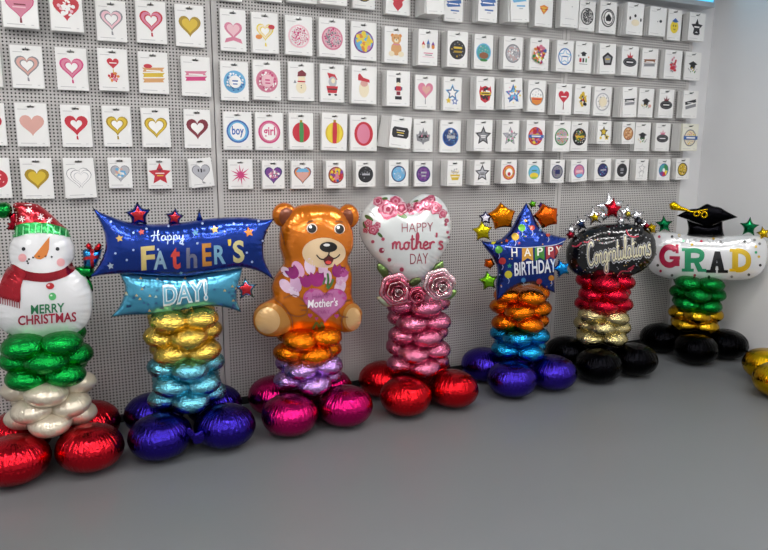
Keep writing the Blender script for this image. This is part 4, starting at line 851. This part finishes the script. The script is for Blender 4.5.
# ---- congratulations
X, Y = 3.325, -.385
root = column(X, Y, '#0b0b0e', [foil('#c7b985', .2, .75)]*3+[foil('#bf1730', .18, .75)]*3, 'black oval congratulations balloon on red, champagne gold and black balloons', z0=.272, dz=.079, brough=.12)
c = C((555, 185), 5.236)
B = Body(root, X, Y, .5, .03)
oc, rx, ry = c((292,347))[0], 237/5.236, 146/5.236
out = [(oc[0]+rx*math.copysign(abs(math.cos(t))**.85, math.cos(t))*math.cos(.10)+ry*math.sin(t)*math.sin(-.0), oc[1]+ry*math.copysign(abs(math.sin(t))**.85, math.sin(t))-rx*math.cos(t)*.10) for t in np.linspace(0, 2*PI, 60, endpoint=False)]
blk = mat('printed_foil', '#0d0d10', .14, .3, .1, 14, .6)
top = B.pillow('oval_balloon', out, .115, blk, keep=True, s=.0075, wr=.07, wl=.03)
it = []
gl_ = place(script_mesh('Congratulations', .30), *c((168,420),(505,362)), 112/5.236); it.append((*gl_, ink('#c9c9cc'), 1))
it.append((*place(script_mesh('Congratulations', .20), *c((170,419),(503,362)), 112/5.236), ink('#2a2226'), 2)); it.append((*place(script_mesh('Congratulations', .10), *c((172,418),(501,361)), 111/5.236), ink('#e9e3c4'), 3))
rr = random.Random(9)
for i in range(120):
    a, q = rr.uniform(0, 6.28), math.sqrt(rr.random())*.92; x, y = oc[0]+rx*q*math.cos(a), oc[1]+ry*q*math.sin(a)-rx*q*math.cos(a)*.1
    dec(ell(x, y, .35+rr.random()*.3, n=6), rr.choice(['#c9c9d0', '#8d8d96', '#a34a62', '#e3e3e6', '#b99a52']), 0)
for st in ([(372,235),(385,260),(408,272),(438,268)], [(90,318),(112,322),(128,312),(140,300)], [(150,296),(170,300),(190,286)], [(330,470),(350,450),(385,450),(410,432)], [(260,482),(275,465),(300,462)], [(380,440),(400,430),(415,420)]): it.append((*ribbon(c(*st), 1.3), ink('#b8364e'), 1))
B.decal('confetti_lettering_print', it, top)
W_ = foil('#d4d4d8', .16, .5)
mini_star(root, X, Y, .5, .0, *c((288,120))[0], 84/5.236, W_, .03, .12, .55, sq=.95); mini_star(root, X, Y, .5, .035, *c((302,125))[0], 62/5.236, foil('#c01a2c', .18, .3), .04, -.12, .52, sq=.85)
for x, y, r, m_, rot in ((205,165,48,W_,.2),(132,205,44,W_,.35),(85,240,32,W_,.1),(372,150,46,W_,-.2),(430,165,40,W_,.3),(470,215,36,W_,0),(255,160,30,W_,.5),(345,190,30,W_,.3)): mini_star(root, X, Y, .5, .005, *c((x, y))[0], r*1.15/5.236, m_, .02, rot, .5)
mini_star(root, X, Y, .5, .04, *c((208,170))[0], 32/5.236, foil('#cdb21c', .2, .3), .02, .1, .5); mini_star(root, X, Y, .5, .04, *c((136,206))[0], 28/5.236, foil('#24324f', .2, .4), .02, .4, .55)
mini_star(root, X, Y, .5, .05, *c((82,262))[0], 28/5.236, foil('#7e1626', .25, .4), .02, .2, .6); mini_star(root, X, Y, .5, .03, *c((382,152))[0], 24/5.236, foil('#b7a63a', .2, .4), .02, .3, .55)
mini_star(root, X, Y, .5, .04, *c((440,190))[0], 26/5.236, foil('#3a3a42', .2, .4), .02, .3, .6); mini_star(root, X, Y, .5, .04, *c((480,215))[0], 22/5.236, foil('#b8283a', .2, .4), .02, .1, .55)
mini_star(root, X, Y, .5, .06, *c((508,224))[0], 30/5.236, foil('#cdae1c', .2, .4), .02, .2, .55)

# ---- grad
X, Y = 4.28, -.37
root = column(X, Y, '#08080a', [foil('#b8901c', .2, .4)]*2+[foil('#0f7a33', .18, .75)]*3, 'white banner balloon with a black cap, on green, gold and black balloons in the corner', z0=.262, dz=.081, brough=.12)
c = C((550, 180), 3.523)
yaw = .80
B = Body(root, X, Y, yaw, .02)
out = c((352,215),(374,185),(420,183),(500,194),(600,198),(690,193),(735,196),(762,212),(768,250),(760,300),(738,332),(690,350),(600,354),(500,352),(420,348),(360,326),(340,290),(338,250))
top = B.pillow('grad_balloon', catmull(out, 5), .10, mat('printed_foil', '#e2e3e5', .2, .2, .1, 14, .5), keep=True, s=.0075, wr=.06, wl=.03)
it = []
for ch, x0, x1, yb, yt_, col in (('G',384,458,309,226,'#b01c44'),('R',464,549,322,240,'#1f9464'),('A',549,627,326,248,'#131317'),('D',632,709,322,243,'#d9b51f')):
    for vs, fs in slab(ch): it.append((*place((vs, fs), *c((x0, yb),(x1, yb+1)), (yb-yt_)/3.523, 0, 1, 0, 1), mat('ink', col, .25, .3, 0, 1, .4), 1))
for x, y, col in ((385,200,'#b01c44'),(430,200,'#333333'),(455,196,'#c9a52f'),(470,215,'#1f9464'),(533,216,'#c22a4a'),(576,207,'#c9a52f'),(600,218,'#777777'),(685,217,'#1a1a1a'),(720,212,'#777777'),(725,235,'#c9a52f'),(738,225,'#777777'),(390,320,'#b01c44'),(430,335,'#555555'),(380,300,'#3a3a3a'),(510,335,'#b01c44'),(560,340,'#1a1a1a'),(640,340,'#777777'),(700,333,'#333333'),(740,300,'#1a1a1a'),(735,270,'#c9a52f'),(500,228,'#c9a52f'),(372,262,'#777777'),(725,255,'#1f9464')):
    it.append((*poly(ell(*c((x, y))[0], 5/3.523, n=10)), ink(col), 1))
B.decal('dot_lettering_print', it, top)
Bc = Body(root, X, Y, yaw, .03)
bk = foil('#0c0c0f', .16, .25)
cap = Bc.pillow('graduation_cap', catmull(c((482,140),(520,150),(560,158),(608,142),(609,170),(614,197),(560,200),(483,196),(487,170)), 4, True, corners=(0, 3, 5, 7)), .06, bk, keep=True, s=.008, wr=.08, wl=.03)
Bb = Body(root, X, Y, yaw, .07)
bd = Bb.pillow('cap_board', catmull(c((446,126),(490,104),(520,100),(540,90),(556,84),(575,92),(600,97),(625,112),(662,131),(620,143),(590,152),(556,166),(520,152),(485,140)), 4, True, corners=(0, 8, 11)), .035, bk, parent=cap, keep=True, s=.007, wr=.08, wl=.03)
Bb.decal('board_trim', [(*ribbon(c((450,129),(485,143),(520,155),(556,168),(590,155),(620,146),(658,133)), .5), ink('#9a9aa0'), 0)], bd)
Bt = Body(root, X, Y, yaw, .11); ylf = foil('#d9b310', .22, .3)
Bt.pillow('tassel', catmull(c((420,84),(438,76),(462,92),(486,102),(486,110),(455,108),(425,104)), 3, True, corners=(0,)), .018, ylf, parent=cap, s=.006)
tb = MB()
def loop(pts, r): tb.tube([Bt.w((*Bt.uv(*q), 0))-root.location for q in catmull(c(*pts), 4, False)], r, 8)
loop(((484,107),(500,112),(520,110),(540,106),(555,104)), .006); loop(((508,118),(514,112),(524,114),(524,124),(514,127),(507,122),(508,118)), .006); loop(((534,122),(540,114),(550,115),(552,126),(543,132),(535,128),(534,122)), .007); loop(((520,112),(530,116),(536,122)), .005)
tb.build('tassel_cord', ylf, cap, True)
gr = foil('#137a48', .2, .3)
mini_star(root, X, Y, yaw, .0, *c((402,157))[0], 33/3.523, gr, .03, .05, .52); mini_star(root, X, Y, yaw, .03, *c((702,166))[0], 37/3.523, gr, .03, -.1, .52)
mini_star(root, X, Y, yaw, .03, *c((358,174))[0], 21/3.523, foil('#d0ac1c', .2, .3), .02, .3, .55); mini_star(root, X, Y, yaw, .05, *c((752,188))[0], 26/3.523, foil('#d0ac1c', .2, .3), .02, .2, .55)

# ---- gold base at the right edge
column(4.265, -1.25, '#d6a912', [], 'gold foil balloons on the floor by the right wall, cut off by the photo edge', rot=PI/4+.04, name='balloon_cluster')

# ================================================================== light
w = bpy.data.worlds.new('world'); sc.world = w; w.use_nodes = True
w.node_tree.nodes['Background'].inputs[0].default_value = (.8, .85, 1, 1); w.node_tree.nodes['Background'].inputs[1].default_value = .0
vs = sc.view_settings; vs.view_transform = 'Standard'; vs.look = 'None'; vs.gamma = 1; vs.use_curve_mapping = False; vs.exposure = 0.0
